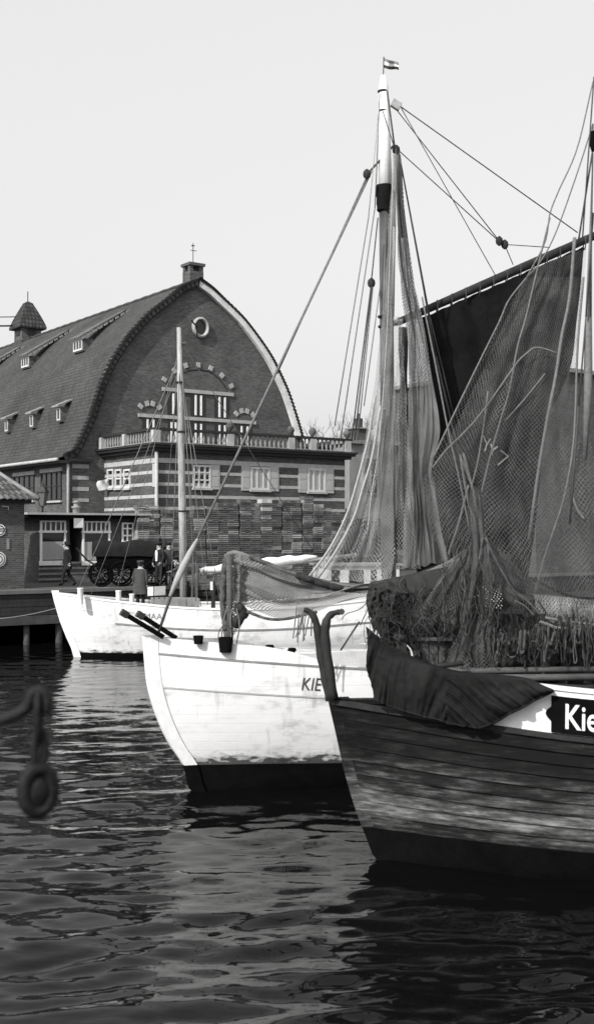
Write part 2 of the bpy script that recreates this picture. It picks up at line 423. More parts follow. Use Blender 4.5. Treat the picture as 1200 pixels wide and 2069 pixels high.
qw = thing('quay_wall', 'timber quay wall with pale coping on dark piles behind the white boats', 'quay wall', Q0, A)
MB().box(-40, 60, -.06, .45, GZ - .12, GZ + .012).build('coping', 'coping', qw)
pl = MB()
for i in range(5):
    z1 = GZ - .12 - i * .165
    pl.box(-40, 60, .02 + .012 * (i % 2), .22, z1 - .157, z1)
pl.build('planking', 'quay_wood', qw)
MB().box(-40, 60, -.10, .25, .77, 1.09).build('beam', 'quay_beam', qw)
MB().box(-40, 60, 2.6, 2.8, -1, GZ - .02).build('back_wall', 'black', qw)  # black colour stands in for the darkness under the quay deck
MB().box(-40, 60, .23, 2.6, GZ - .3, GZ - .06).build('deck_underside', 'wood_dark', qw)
for s in np.arange(-6.75, 14, 1.31):
    h = .14 + random.uniform(-.02, .02)
    MB().lathe([(h * 1.05, -1.2), (h, 0), (h * .95, .77)], (s, .16, 0), 10).build('pile', 'quay_beam', qw, smooth=True)

# ================================================================ MARKET HALL
HC = Vector((-11.43, 57.42, GZ))
hall = thing('market_hall', 'large brick market hall with curved gable, roof terrace and striped brickwork', 'hall', HC, A)

class Face:
    """one wall plane of a building in its root's own axes; o counts outwards"""
    def __init__(s, root, x, y, ax):
        s.root, s.x, s.y, s.ax = root, x, y, ax
        s.p = INV[root.name].inverted() @ Vector((x, y, 0)); s.d = EX if ax == 'x' else EY
    def pix(s, px, py):
        t, w = hit(px, py, s.p, s.d)
        return t, w.z - GZ
    def pt(s, u, z, o=0.0):
        return (s.x + u, s.y - o, z) if s.ax == 'x' else (s.x - o, s.y + u, z)
    def box(s, mb, u0, u1, z0, z1, o0, o1, mi=0):
        a, b = s.pt(u0, z0, o0), s.pt(u1, z1, o1)
        return mb.box(a[0], b[0], a[1], b[1], a[2], b[2], mi)

def window(face, px0, px1, py0, py1, mull=1, trans=(), fm='frame', bar=.06, lintel=None, sill=True, shutters=(), curtain=None, frame_edges=True):
    u0 = face.pix(px0, 0)[0]; u1 = face.pix(px1, 0)[0]
    if u0 > u1: u0, u1 = u1, u0
    um = (px0 + px1) / 2
    z1 = face.pix(um, py0)[1]; z0 = face.pix(um, py1)[1]
    f = MB()
    if frame_edges:
        face.box(f, u0, u0 + bar, z0, z1, 0, .07); face.box(f, u1 - bar, u1, z0, z1, 0, .07)
        face.box(f, u0 + bar, u1 - bar, z1 - bar, z1, 0, .066); face.box(f, u0 + bar, u1 - bar, z0, z0 + bar, 0, .066)
    for k in range(mull):
        c = u0 + (u1 - u0) * (k + 1) / (mull + 1); face.box(f, c - bar * .5, c + bar * .5, z0 + bar, z1 - bar, .012, .06)
    for t in trans:
        c = z0 + (z1 - z0) * t; face.box(f, u0 + bar, u1 - bar, c - bar * .45, c + bar * .45, .012, .055)
    w = f.build('window', fm, face.root)
    face.box(MB(), u0 + bar * .5, u1 - bar * .5, z0 + bar * .5, z1 - bar * .5, .004, .014).build('pane', 'glass', w)
    if curtain:
        c = MB(); n = 40; zc0 = z0 + bar; zc1 = z0 + (z1 - z0) * curtain
        rr = [[face.pt(u0 + bar + (u1 - u0 - 2 * bar) * i / n, z, .028 + .010 * math.sin(i * 1.9)) for i in range(n + 1)] for z in (zc0, zc1)]
        c.grid(rr); c.build('curtain', 'curtain', w, smooth=True)
    if sill: face.box(MB(), u0 - .06, u1 + .06, z0 - .10, z0, 0, .13).build('sill', 'stone', w)
    if lintel: face.box(MB(), u0 - lintel, u1 + lintel, z1 + .002, z1 + .2, 0, .075).build('lintel', 'stone', w)
    for a, b in shutters:
        ua, ub = face.pix(a, 0)[0], face.pix(b, 0)[0]
        s_ = MB(); face.box(s_, ua + .015, ub - .015, z0 - .05, z1 + .03, .0, .045)
        for k in range(2):
            za = z0 + (z1 - z0) * (.08 + .46 * k); zb = za + (z1 - z0) * .38
            face.box(s_, ua + .09, ub - .09, za, zb, .045, .058)
        s_.build('shutter', 'shutter', w)
    return w

FR = Face(hall, 0, 0, 'x')                     # gable front
SD = Face(hall, 0, 0, 'y')                     # long left side
# gable outline measured in the plane of the front
lft = [(147, 911), (163, 880), (180, 843), (190, 813), (203, 773), (223, 730), (247, 693), (267, 667), (297, 635), (333, 607), (366, 580), (395, 569)]
rgt = [(404.7, 571), (425, 586), (445, 605), (485, 644), (518, 686), (544, 725), (560.5, 758), (577, 795), (591.7, 839), (603, 877)]
pl_ = [FR.pix(*p) for p in lft]; pr_ = [FR.pix(*p) for p in rgt]
apex = ((pl_[-1][0] + pr_[0][0]) / 2, max(pl_[-1][1], pr_[0][1]) + .05)
eave_l = [(-.75, pl_[0][1] - .42), (-.25, pl_[0][1] - .22)]
eave_r = [(pr_[-1][0] + .35, pr_[-1][1] - 1.0), (pr_[-1][0] + .9, pr_[-1][1] - 1.9)]
PL = curve_pts(eave_l + pl_ + [apex], 44); PR = curve_pts([apex] + pr_ + eave_r, 40)
HW = eave_r[-1][0] - .5
HL = 44.0
def wallpoly(prof, y):
    return [(x, y, z - .1) for x, z in prof if 0 <= x <= HW]
front = [(0, 0, 0), (0, 0, 6.1)] + wallpoly(PL, 0) + wallpoly(PR[1:], 0) + [(HW, 0, 0)]
MB().prism(front, (0, .4, 0)).build('front_wall', 'brick', hall)
sw = MB(); sw.box(0, .4, .402, HL, 0, pl_[0][1] - .3); sw.build('side_wall', 'brick', hall)
sw = MB(); sw.box(HW - .4, HW, .402, HL, 0, 6); sw.build('side_wall', 'brick', hall)
def roof(prof, nm):
    mb = MB(); ys = list(np.linspace(-.28, HL, 24)); acc = [0.0]
    for a, b in zip(prof, prof[1:]): acc.append(acc[-1] + math.dist(a, b))
    rows = [[(x, y, z + .02 * noise.noise((y * .6, x * 1.0, 0))) for x, z in prof] for y in ys]
    uv = [[(y, s) for s in acc] for y in ys]
    mb.grid(rows, uv)
    return mb.build(nm, 'tile', hall, smooth=True)
roof(PL, 'roof'); roof(PR, 'roof')
def verge(prof, m, wdt, skip=0):
    mb = MB(); n = len(prof); acc = 0; R1 = []; R2 = []; uv = []
    for i, p in enumerate(prof):
        a, b = prof[max(i - 1, 0)], prof[min(i + 1, n - 1)]
        t = Vector((b[0] - a[0], b[1] - a[1])).normalized(); nn = Vector((t.y, -t.x))
        R1.append((p[0] - nn.x * .06, p[1] - nn.y * .06)); R2.append((p[0] + nn.x * wdt, p[1] + nn.y * wdt))
    rows = [[(x, -.02, z) for x, z in R2], [(x, -.26, z) for x, z in R2], [(x, -.3, z) for x, z in R1], [(x, .1, z) for x, z in R1]]
    L_ = [0.0]
    for a, b in zip(prof, prof[1:]): L_.append(L_[-1] + math.dist(a, b))
    uv = [[(l, w) for l in L_] for w in (0, .3, .6, .9)]
    mb.grid(rows, uv); return mb.build('verge', m, hall)
verge(PL[2:], 'verge_tile', .30); verge(PR[:-6], 'verge_lit', .32)
# ridge tiles and knobbly tile edge along the left verge
mb = MB(); mb.tube([(apex[0], y, apex[1] + .03 + .03 * (i % 2)) for i, y in enumerate(np.linspace(-.2, HL, 80))], .13, 6); mb.build('ridge', 'tile_light', hall)
kn = MB()
for i, (x, z) in enumerate(curve_pts(PL[3:], 64)):
    kn.obox((x, -.22, z + .05), (.10, 0, .05), (0, .14, 0), (-.02, 0, .06))
for i, (x, z) in enumerate(curve_pts(PR[1:-6], 60)):
    kn.obox((x, -.22, z + .05), (.09, 0, -.08), (0, .14, 0), (.03, 0, .05))
kn.build('verge_edging', 'verge_tile', hall)
# chimney with open top, and vane
cx0, cz0 = FR.pix(377, 566); cx1, cz1 = FR.pix(405, 533)
ch = MB()
xm = apex[0]; w2 = .42
ch.box(xm - w2, xm + w2, .1, .9, apex[1] - .5, apex[1] + .55)
for sx in (-1, 1):
    for yy in (.12, .66):
        ch.box(xm + sx * w2 - (.22 if sx > 0 else 0), xm + sx * w2 + (.22 if sx < 0 else 0), yy, yy + .22, apex[1] + .552, apex[1] + .85)
ch.box(xm - .5, xm + .5, .02, .98, apex[1] + .852, apex[1] + 1.0)
cho = ch.build('chimney', 'brick', hall)
vn = MB(); vn.tube([(xm, .5, apex[1] + 1.0), (xm, .5, apex[1] + 2.15)], .022, 5); vn.tube([(xm - .15, .5, apex[1] + 1.75), (xm + .22, .5, apex[1] + 1.75)], .02, 4)
vn.tube([(xm - .1, .5, apex[1] + 2.0), (xm + .1, .5, apex[1] + 2.02)], .03, 4); vn.build('weather_vane', 'iron', cho)
# ridge turret
tu, tw = hit(57, 660, INV[hall.name].inverted() @ Vector((apex[0], 0, 0)), EY)
ty = tu; tz = apex[1]
def sq(mb, prof, c):
    rows = [[(c[0] + r * a, c[1] + r * b, c[2] + z) for a, b in ((-1, -1), (1, -1), (1, 1), (-1, 1))] for r, z in prof]
    mb.grid(rows, close=True); mb.add(rows[-1], [(0, 1, 2, 3)]); return mb
tur = sq(MB(), [(1.55, -1.5), (1.05, -.8), (.8, -.15)], (apex[0], ty, tz)).build('turret', 'tile_plain', hall)
sq(MB(), [(.72, -.2), (.70, .80)], (apex[0], ty, tz)).build('turret_wall', 'brick', tur)
rm = MB(); rows = [(.72, .78), (.98, .72), (1.0, .86)] + [(1.0 - .74 * (i / 9) ** 1.15, .86 + 1.75 * i / 9) for i in range(1, 10)] + [(.05, 2.75)]
sq(rm, rows, (apex[0], ty, tz)); rm.build('turret_roof', 'tile_plain', tur)
MB().tube([(apex[0], ty, tz + 2.7), (apex[0], ty, tz + 3.45)], .035, 5).build('finial', 'iron', tur)
lv = MB()
for k in range(4):
    a = math.pi / 2 * k
    lv = MB(); lv.obox((apex[0] + .725 * math.cos(a), ty + .725 * math.sin(a), tz + .45), (-.3 * math.sin(a), .3 * math.cos(a), 0), (.03 * math.cos(a), .03 * math.sin(a), 0), (0, 0, .2)); lv.build('louvre', 'dark_trim', tur)

# gutter, soffit and downpipe on the left side
gt = MB(); gx = eave_l[0][0]; gz = eave_l[0][1]
gt.tube([(gx - .02, y, gz - .05) for y in np.linspace(-.3, HL, 6)], .09, 6); gt.build('gutter', 'stone', hall, smooth=True)
MB().box(gx + .06, -.002, -.28, HL, gz - .22, gz - .08).build('soffit', 'dark_trim', hall)
MB().box(-.1, 1.15, -.4, -.002, gz - .12, gz + .02).build('eave_return', 'dark_trim', hall)
u_, z_ = FR.pix(143, 930)
MB().tube([(-.12, -.1, gz - .15), (-.1, -.12, gz - .4), (-.1, -.12, .2)], .075, 8).build('downpipe', 'stone', hall, smooth=True)
# pale courses at the corner of the hall
for (ya, yb) in ((938, 946), (961, 969), (984, 992), (1007, 1014)):
    mb = MB(); FR.box(mb, .18, FR.pix(180, 0)[0], FR.pix(160, yb)[1], FR.pix(160, ya)[1], 0, .02); mb.build('stone_course', 'stone', hall)
# left side windows
for (a, b, ya, yb) in ((-14, 17, 972, 1015), (30, 71, 961, 1012), (85, 126, 954, 1012)):
    window(SD, a, b, ya, yb, mull=3, trans=(.5,), fm='dark_trim', lintel=.1)
# dormers: three long sheds, four little ones
def roof_x(z):
    for (a, b) in zip(PL, PL[1:]):
        if a[1] <= z <= b[1]: return a[0] + (b[0] - a[0]) * (z - a[1]) / max(b[1] - a[1], 1e-6)
    return 0
def roof_hit(px, py):
    best = None
    for i in range(2, len(PL) - 1):
        x = (PL[i][0] + PL[i + 1][0]) / 2
        t, w = hit(px, py, INV[hall.name].inverted() @ Vector((x, 0, 0)), EY)
        e = abs(w.z - GZ - (PL[i][1] + PL[i + 1][1]) / 2)
        if t > 0 and (best is None or e < best[0]): best = (e, x, t, w.z - GZ)
    return best[1:]
for (px, py, w, h, ln) in ((170, 704, 1.25, .46, 3.1), (63, 737, 1.25, .46, 3.1), (-28, 766, 1.25, .46, 3.1)):
    x, y, z = roof_hit(px, py)
    y0, y1 = y - w / 2, y + w / 2
    xb = x - .34                                      # front of the dormer stands out of the slope
    zt = z + h
    up = roof_hit(px + 70, py - 56)
    dm = MB()
    dm.box(xb, x + .4, y0, y1, z - .25, zt); d = dm.build('dormer', 'brick', hall)
    xr, zr = roof_x(zt + 1.75), zt + 1.75
    rr = MB(); rr.prism([(xb - .22, y0 - .15, zt), (xb - .22, y1 + .15, zt), (xr, y1 - .1, zr + .05), (xr, y0 + .1, zr + .05)], (0, 0, .09)); rr.build('dormer_roof', 'tile_worn', d)
    wn = MB(); wn.box(xb - .05, xb - .002, y0 + .06, y1 - .06, z - .18, z - .08); wn.box(xb - .05, xb - .002, y0 + .06, y1 - .06, zt - .12, zt - .03)
    for k in range(4):
        yy = y0 + .06 + (w - .2) * k / 3; wn.box(xb - .048, xb - .002, yy, yy + .08, z - .08, zt - .12)
    wn.build('dormer_window', 'frame', d)
    MB().box(xb - .02, xb - .001, y0 + .1, y1 - .1, z - .1, zt - .1).build('pane', 'glass', d)
    ck = MB()
    for k in range(9):
        f = k / 8; ck.obox((xb + (xr - xb) * f, y0 - .14, zt + (zr - zt) * f + .02), (.1, 0, .06), (0, .04, 0), (0, 0, .05))
    ck.build('dormer_edging', 'stone_mid', d)
for (px, py) in ((131, 838), (76, 851), (25, 861), (-24, 871)):
    x, y, z = roof_hit(px, py)
    d = MB().box(x - .32, x + .3, y - .27, y + .27, z - .4, z + .38).build('dormer', 'brick', hall)
    rr = MB(); rr.prism([(x - .55, y - .42, z + .38), (x - .55, y + .42, z + .38), (x + .75, y + .34, z + .95), (x + .75, y - .34, z + .95)], (0, 0, .08)); rr.build('dormer_roof', 'stone_mid', d)
    wn = MB(); wn.box(x - .36, x - .322, y - .2, y - .14, z - .32, z + .34); wn.box(x - .36, x - .322, y + .14, y + .2, z - .32, z + .34); wn.box(x - .358, x - .322, y - .139, y + .139, z - .32, z - .25); wn.box(x - .358, x - .322, y - .139, y + .139, z + .28, z + .34); wn.build('dormer_window', 'frame', d)
    MB().prism([(x - .325, y + .22 * math.cos(a), z + .32 * math.sin(a)) for a in np.linspace(0, 6.28, 14, endpoint=False)], (.004, 0, 0)).build('pane', 'glass', d)
# round window with rough stone ring
u, z = FR.pix(404, 662)
rg = MB(); n = 24
rows = []
for (r, o) in ((.54, 0), (.56, .15), (.47, .22), (.43, .20), (.40, .02)):
    rows.append([(u + (r + (.03 * noise.noise((k * 1.7, r * 9, 0)) if r > .45 else 0)) * .92 * math.cos(2 * math.pi * k / n), -o, z + (r + (.04 * noise.noise((k * 1.7, 3, 0)) if r > .45 else 0)) * math.sin(2 * math.pi * k / n)) for k in range(n)])
rg.grid(rows, close=True); rw = rg.build('round_window', 'stone', hall)
MB().prism([(u + .41 * .92 * math.cos(a), -.008, z + .41 * math.sin(a)) for a in np.linspace(0, 2 * math.pi, 20, endpoint=False)], (0, .004, 0)).build('pane', 'glass', rw)
MB().tube([(u - .8, -.45, z + .25), (u - .35, -.3, z - .05), (u - .25, -.1, z - .6)], .045, 5).build('window_hoist', 'iron', rw)
# arches of pale blocks
def arch(blocks, cpx, cpy):
    cu, cz = FR.pix(cpx, cpy)
    for (px, py) in blocks:
        bu, bz = FR.pix(px, py); d = Vector((bu - cu, 0, bz - cz)).normalized(); t = Vector((d.z, 0, -d.x))
        MB().obox((bu, -.02, bz), t * .115, (0, .04, 0), d * .135).build('arch_stone', 'stone', hall)
arch([(332, 767), (352, 749), (375, 738.6), (400.6, 737.5), (425.6, 744), (448, 759), (467, 780)], 399, 815)
arch([(284, 821), (297, 815), (309, 816), (322, 823)], 303, 838)
arch([(477, 836), (488, 830), (499, 831), (510, 838)], 493, 852)
# brick relief line of the big arch
ra = MB(); cu, cz = FR.pix(399, 825)
pts = [FR.pix(px, py) for px, py in ((340, 782), (355, 762), (378, 750), (401, 747), (424, 752), (444, 767), (460, 789))]
ra.tube([(a, -.002, b) for a, b in curve_pts(pts, 24)], .03, 5); ra.build('arch_line', 'dark_trim', hall)
# long lintels and gable windows
for (p0, p1, th) in (((327.7, 783), (471, 795), .17), ((279, 834), (516, 854), .16)):
    a = FR.pix(*p0); b = FR.pix(*p1); mb = MB(); FR.box(mb, a[0], b[0], (a[1] + b[1]) / 2 - th, (a[1] + b[1]) / 2 + .02, 0, .09); mb.build('lintel', 'stone', hall)
window(FR, 337, 363, 791, 840, mull=1, trans=(), fm='white_paint', bar=.10, sill=False, frame_edges=False)
window(FR, 384, 417, 795, 843, mull=2, fm='white_paint', bar=.10, sill=False, frame_edges=False)
window(FR, 432, 465, 799, 847, mull=2, fm='white_paint', bar=.10, sill=False, frame_edges=False)
for (a, b, ya, yb) in ((286, 322, 844, 900), (338, 363, 850, 905), (384, 417, 853, 908), (432, 465, 856, 910), (476, 511, 858, 912)):
    window(FR, a, b, ya, yb, mull=2, trans=(), fm='white_paint', bar=.09, sill=False, frame_edges=False)
# ---- terrace block in front of the gable
TX0, TX1, TY = 1.95, 13.15, -5.6
TF = Face(hall, TX0, TY, 'x'); TS = Face(hall, TX0, TY, 'y')
MB().box(TX0, TX1, TY, -.002, 0, 6.1).build('terrace_wall', 'brick_terrace', hall)
MB().box(TX0 - .02, TX1 + .02, TY - .02, -.003, 6.102, 6.16).build('terrace_floor', 'stone_mid', hall)
co = MB(); co.box(TX0 - .42, TX1 + .42, TY - .42, -.004, 6.18, 6.30); co.box(TX0 - .25, TX1 + .25, TY - .25, -.005, 6.03, 6.178); co.box(TX0 - .5, TX1 + .5, TY - .5, -.006, 6.302, 6.40)
co.build('cornice', 'dark_trim', hall)
for zc, hh in ((5.60, .11), (5.05, .075), (4.48, .075), (3.90, .08), (3.33, .07), (2.76, .07), (2.2, .07)):
    mb = MB(); mb.box(TX0 - .015, TX1 + .015, TY - .015, TY + .1, zc - hh, zc + hh); mb.box(TX0 - .0155, TX0 + .1, TY + .101, -.01, zc - hh, zc + hh)
    mb.build('stone_course', 'stone', hall)
window(TF, 390, 425, 940, 986, mull=2, trans=(.35, .68), shutters=((425, 444),), bar=.08)
window(TF, 506, 544, 944, 990, mull=2, trans=(), shutters=((487, 506), (544, 563)), bar=.10, curtain=.95)
window(TF, 621, 657, 947, 994, mull=2, trans=(), shutters=((602, 621), (657, 674)), bar=.10, curtain=.95)
for (a, b) in ((219, 231), (235, 247), (252, 265)):
    window(TS, a, b, 948, 986, mull=0, trans=(.5,), bar=.085)
mb = MB(); TS.box(mb, .12, .42, 4.35, 5.45, 0, .04); mb.build('shutter', 'shutter', hall)
MB().tube([(TX0 - .09, TY - .09, 6.0), (TX0 - .09, TY - .09, .1)], .085, 8).build('downpipe', 'stone', hall, smooth=True)
# balustrade
bl = MB()
ZB0, ZB1 = 6.402, 7.0
bl.box(TX0 - .30, TX1 + .30, TY - .30, TY - .06, ZB1, ZB1 + .12); bl.box(TX0 - .30, TX0 - .06, TY - .0601, -.01, ZB1, ZB1 + .119)
bal = bl.build('balustrade', 'dark_trim', hall)
MB().box(TX0 - .27, TX1 + .27, TY - .28, TY - .08, ZB0, ZB0 + .07).build('bottom_rail', 'stone_mid', bal)
MB().box(TX0 - .27, TX0 - .09, TY - .0795, -.01, ZB0, ZB0 + .069).build('bottom_rail', 'stone_mid', bal)
bproto = None
spots = []
nF = 40
for i in range(nF):
    spots.append((TX0 + .25 + (TX1 - TX0 - .5) * i / (nF - 1), TY - .18))
for i in range(19): spots.append((TX0 - .18, TY + .35 + 5.0 * i / 18))
for i, (x, y) in enumerate(spots):
    if bproto is None:
        bproto = MB().lathe([(.06, 0), (.035, .06), (.075, .2), (.04, .38), (.04, .46), (.065, .53)], (0, 0, 0), 8).build('baluster', 'stone_mid', bal, smooth=True); o = bproto
    else:
        o = bproto.copy(); COL.objects.link(o); o.parent = bal
    o.location = (x, y, ZB0 + .068)
for (x, y, ball) in ((TX0 - .18, TY - .18, 0), (TX0 - .18, TY + 2.8, 0), (TX0 - .18, -.25, 0), (TF.pix(460, 0)[0] + TX0, TY - .18, 1), (TF.pix(583, 0)[0] + TX0, TY - .18, 1), (TF.pix(627, 0)[0] + TX0, TY - .18, 1), (TX1, TY - .18, 1)):
    p = MB().box(x - .19, x + .19, y - .13, y + .13, ZB0 + .001, ZB1 - .002).build('balustrade_post', 'stone', bal)
    if ball: MB().lathe([(.05, 0), (.09, .05), (.19, .2), (.2, .3), (.12, .44), (.02, .5)], (x, y, ZB1 + .12), 10).build('finial_ball', 'brick', bal, smooth=True)

# cloth hung out of the side window
cl = MB(); a = TS.pix(222, 975); b = TS.pix(212, 990)
rr = []
for i in range(6):
    rr.append([INV[hall.name].inverted() @ Vector((TX0 - .1 - .55 * j / 5 - .05 * math.sin(i), TY + a[0] + .08 * math.sin(j * 1.3 + i * .5), a[1] + .18 - .5 * i / 5 - .12 * j / 5)) for j in range(6)])
cl.grid(rr); tag(cl.build('cloth', 'canvas_white', smooth=True), 'white cloth hung out of the terrace side window', 'cloth')

# ================================================================ SHOP with flat roof, in front of the hall
SO = Vector((-11.14, 49.5, GZ))
shop = thing('shop_building', 'low flat roofed shop with striped base and dark doorway beside the brick hut', 'shop', SO, A)
SF = Face(shop, 0, 0, 'x')
SWD = 4.95
dz0, dz1 = SF.pix(150, 1139)[1], SF.pix(150, 1049)[1]
d0, d1 = SF.pix(140, 0)[0], SF.pix(165, 0)[0]
wl = MB(); wl.box(0, d0, 0, 3.2, 0, 2.78); wl.box(d1, SWD, 0, 3.2, 0, 2.78); wl.box(d0, d1, 0, 3.2, 0, dz0); wl.box(d0, d1, 0, 3.2, dz1, 2.779); wl.box(d0, d1, 1.4, 3.2, dz0, dz1)
wl.build('wall', 'brick_terrace', shop)
rf = MB(); rf.box(-.75, SWD + .3, -.5, 3.3, 2.95, 3.04); rf.build('roof', 'stone', shop)
MB().box(-.7, SWD + .25, -.44, 3.25, 2.782, 2.948).build('fascia', 'black', shop)
for k in range(4):
    z = .1 + .235 * k
    mb = MB(); mb.box(-.012, d0 + .4, -.02, .05, z, z + .085); mb.box(d0 + .402, SWD - .02, -.02, .05, z, z + .085); mb.build('stone_course', 'stone_mid', shop)
def shopwin(a, b, ya, yb, nl, curt=.55):
    u0, u1 = SF.pix(a, 0)[0], SF.pix(b, 0)[0]; um = (a + b) / 2
    z1, z0 = SF.pix(um, ya)[1], SF.pix(um, yb)[1]; zt = z1 - (z1 - z0) * .22
    f = MB()
    for (p, r, s_, t, o) in ((u0, u0 + .09, z0 + .2, z1, .08), (u1 - .09, u1, z0 + .2, z1, .08), (u0 + .09, u1 - .09, z1 - .06, z1, .075), (u0 - .04, u1 + .04, zt - .1, zt, .10), (u0 - .03, u1 + .03, z0, z0 + .2, .09)):
        SF.box(f, p, r, s_, t, 0, o)
    for k in range(1, nl):
        c = u0 + (u1 - u0) * k / nl; SF.box(f, c - .03, c + .03, zt, z1 - .06, .012, .07)
    w = f.build('shop_window', 'white_paint', shop)
    SF.box(MB(), u0 + .05, u1 - .05, z0 + .15, z1 - .03, .003, .012).build('pane', 'glass', w)
    c = MB(); n = 50; rr = []
    for z in (z0 + .24, z0 + .2 + (zt - z0) * curt):
        rr.append([SF.pt(u0 + .09 + (u1 - u0 - .18) * i / n, z, .026 + .010 * math.sin(i * 2.1)) for i in range(n + 1)])
    c.grid(rr); c.build('curtain', 'curtain', w, smooth=True)
    return w
shopwin(81, 133, 1052, 1142, 5); shopwin(166, 222, 1053, 1142, 6)
window(SF, 246, 279, 1056, 1096, mull=2, trans=(.35, .7), fm='white_paint', bar=.07)
MB().box(d0, d0 + .06, .02, .09, dz0, dz1).build('door_frame', 'dark_trim', shop)
MB().lathe([(.16, 0), (.16, .25), (.22, .27), (.22, .34), (.12, .36), (.12, .5), (.2, .52), (.05, .62)], (SF.pix(173, 0)[0] + .3, 1.6, 3.03), 10).build('roof_vent', 'stone_mid', shop, smooth=True)
st = MB(); st.box(d0 - .1, d1 + .1, -.35, -.022, 0, .28); st.box(d0 - .1, d1 + .1, -.7, -.352, 0, .14); st.build('doorstep', 'stone_mid', shop)
# square two-tone sign
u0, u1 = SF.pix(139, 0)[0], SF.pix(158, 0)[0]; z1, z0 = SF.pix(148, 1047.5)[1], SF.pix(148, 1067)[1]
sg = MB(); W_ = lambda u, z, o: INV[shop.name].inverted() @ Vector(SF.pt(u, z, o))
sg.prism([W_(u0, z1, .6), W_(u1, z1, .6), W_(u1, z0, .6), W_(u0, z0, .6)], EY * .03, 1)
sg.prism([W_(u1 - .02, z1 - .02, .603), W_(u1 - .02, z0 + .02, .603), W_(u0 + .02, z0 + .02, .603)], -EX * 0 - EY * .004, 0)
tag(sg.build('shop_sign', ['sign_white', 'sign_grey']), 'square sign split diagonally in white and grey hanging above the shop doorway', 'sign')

# ================================================================ BRICK HUT at the left edge
t_, HP = hit(50, 1190, Q0 + EY * 1.6, EX)
HP.z = GZ
hut = thing('brick_hut', 'small brick hut with pantile hip roof at the quay edge', 'hut', HP, A)
HF = Face(hut, 0, 0, 'x')
hz = HF.pix(50, 1016)[1]
MB().box(-5, 0, 0, 4.2, 0, hz).build('wall', 'brick_hut', hut)
mb = MB(); mb.box(-5.2, .22, -.2, 4.4, hz + .002, hz + .10); mb.build('eave_board', 'dark_trim', hut)
rv = MB()
c = (-2.5, 2.1); hh = 2.1
ov = .42
cor = [(-5 - ov, -ov), (ov, -ov), (ov, 4.2 + ov), (-5 - ov, 4.2 + ov)]
rdg = [(-3.3, 2.1, hz + .1 + hh), (-1.7, 2.1, hz + .1 + hh)]
def panel(e0, e1, r0, r1, n):
    rows = []; uv = []
    nn = 12
    for i in range(nn + 1):
        f = i / nn; row = []
        for j in range(n + 1):
            g_ = j / n
            a = Vector((e0[0], e0[1], hz + .1)).lerp(Vector((e1[0], e1[1], hz + .1)), g_); b = Vector(r0).lerp(Vector(r1), g_)
            p = a.lerp(b, f); p.z += .045 * abs(math.sin(g_ * n * math.pi / 4)) - .03 * f * (1 - f) * 4 * 1.5 + (.02 if i % 2 else 0)
            row.append(p)
        rows.append(row); uv.append([(j * .06, i * .3) for j in range(n + 1)])
    rv.grid(rows, uv)
panel(cor[0], cor[1], rdg[0], rdg[1], 92); panel(cor[1], cor[2], rdg[1], rdg[1], 80); panel(cor[2], cor[3], rdg[1], rdg[0], 92); panel(cor[3], cor[0], rdg[0], rdg[0], 80)
rv.build('roof', 'tile_light', hut, smooth=True)
hp = MB()
for (a, b) in ((cor[0], rdg[0]), (cor[1], rdg[1]), (cor[2], rdg[1]), (cor[3], rdg[0])):
    hp.tube([Vector((a[0], a[1], hz + .16)).lerp(Vector(b), f) + Vector((0, 0, -.12 * f * (1 - f) * 2)) for f in np.linspace(0, 1, 9)], .1, 6)
hp.tube([Vector(rdg[0]), Vector(rdg[1])], .11, 6); hp.build('hip_tiles', 'stone_mid', hut, smooth=True)
u, z = HF.pix(17, 1080)
MB().tube([(u, -.05, HF.pix(17, 1030)[1]), (u, -.05, HF.pix(17, 1024)[1]), (u - .25, -.05, HF.pix(10, 1023)[1])], .03, 6).build('wall_lamp_bracket', 'stone', hut)
mb = MB(); mb.box(u - .05, u + .05, -.03, -.001, HF.pix(17, 1110)[1], HF.pix(17, 1088)[1]); mb.build('plate', 'stone_mid', hut)
HW_ = lambda u, z, o: INV[hut.name].inverted() @ Vector(HF.pt(u, z, o))
def disc_sign(px, py, r, pattern, label):
    u, z = HF.pix(px, py); n = 28
    c0 = [HW_(u + r * math.cos(2 * math.pi * k / n), z + r * math.sin(2 * math.pi * k / n), .03) for k in range(n)]
    root = thing('enamel_sign', label, 'sign', HW_(u, z, 0), A)
    MB().prism(c0, EY * .025).build('plate', 'sign_white', root, world=True)
    mb = MB()
    for (ri) in ((.72,) if pattern else (.8, .45)):
        mb.ring(HW_(u, z, .033), r * ri, .016, EX, Vector((0, 0, 1)), 24, 5)
    if pattern:
        for dz in (-.035, .045): mb.obox(HW_(u, z + dz, .034), EX * r * .98, EY * .006, (0, 0, .016))
    mb.build('pattern', 'black', root, world=True)
disc_sign(0.5, 1071, .225, 1, 'round white enamel sign with dark bars, upper one on the brick hut')
disc_sign(-2, 1130, .29, 0, 'round white enamel sign with ring, lower one on the brick hut')
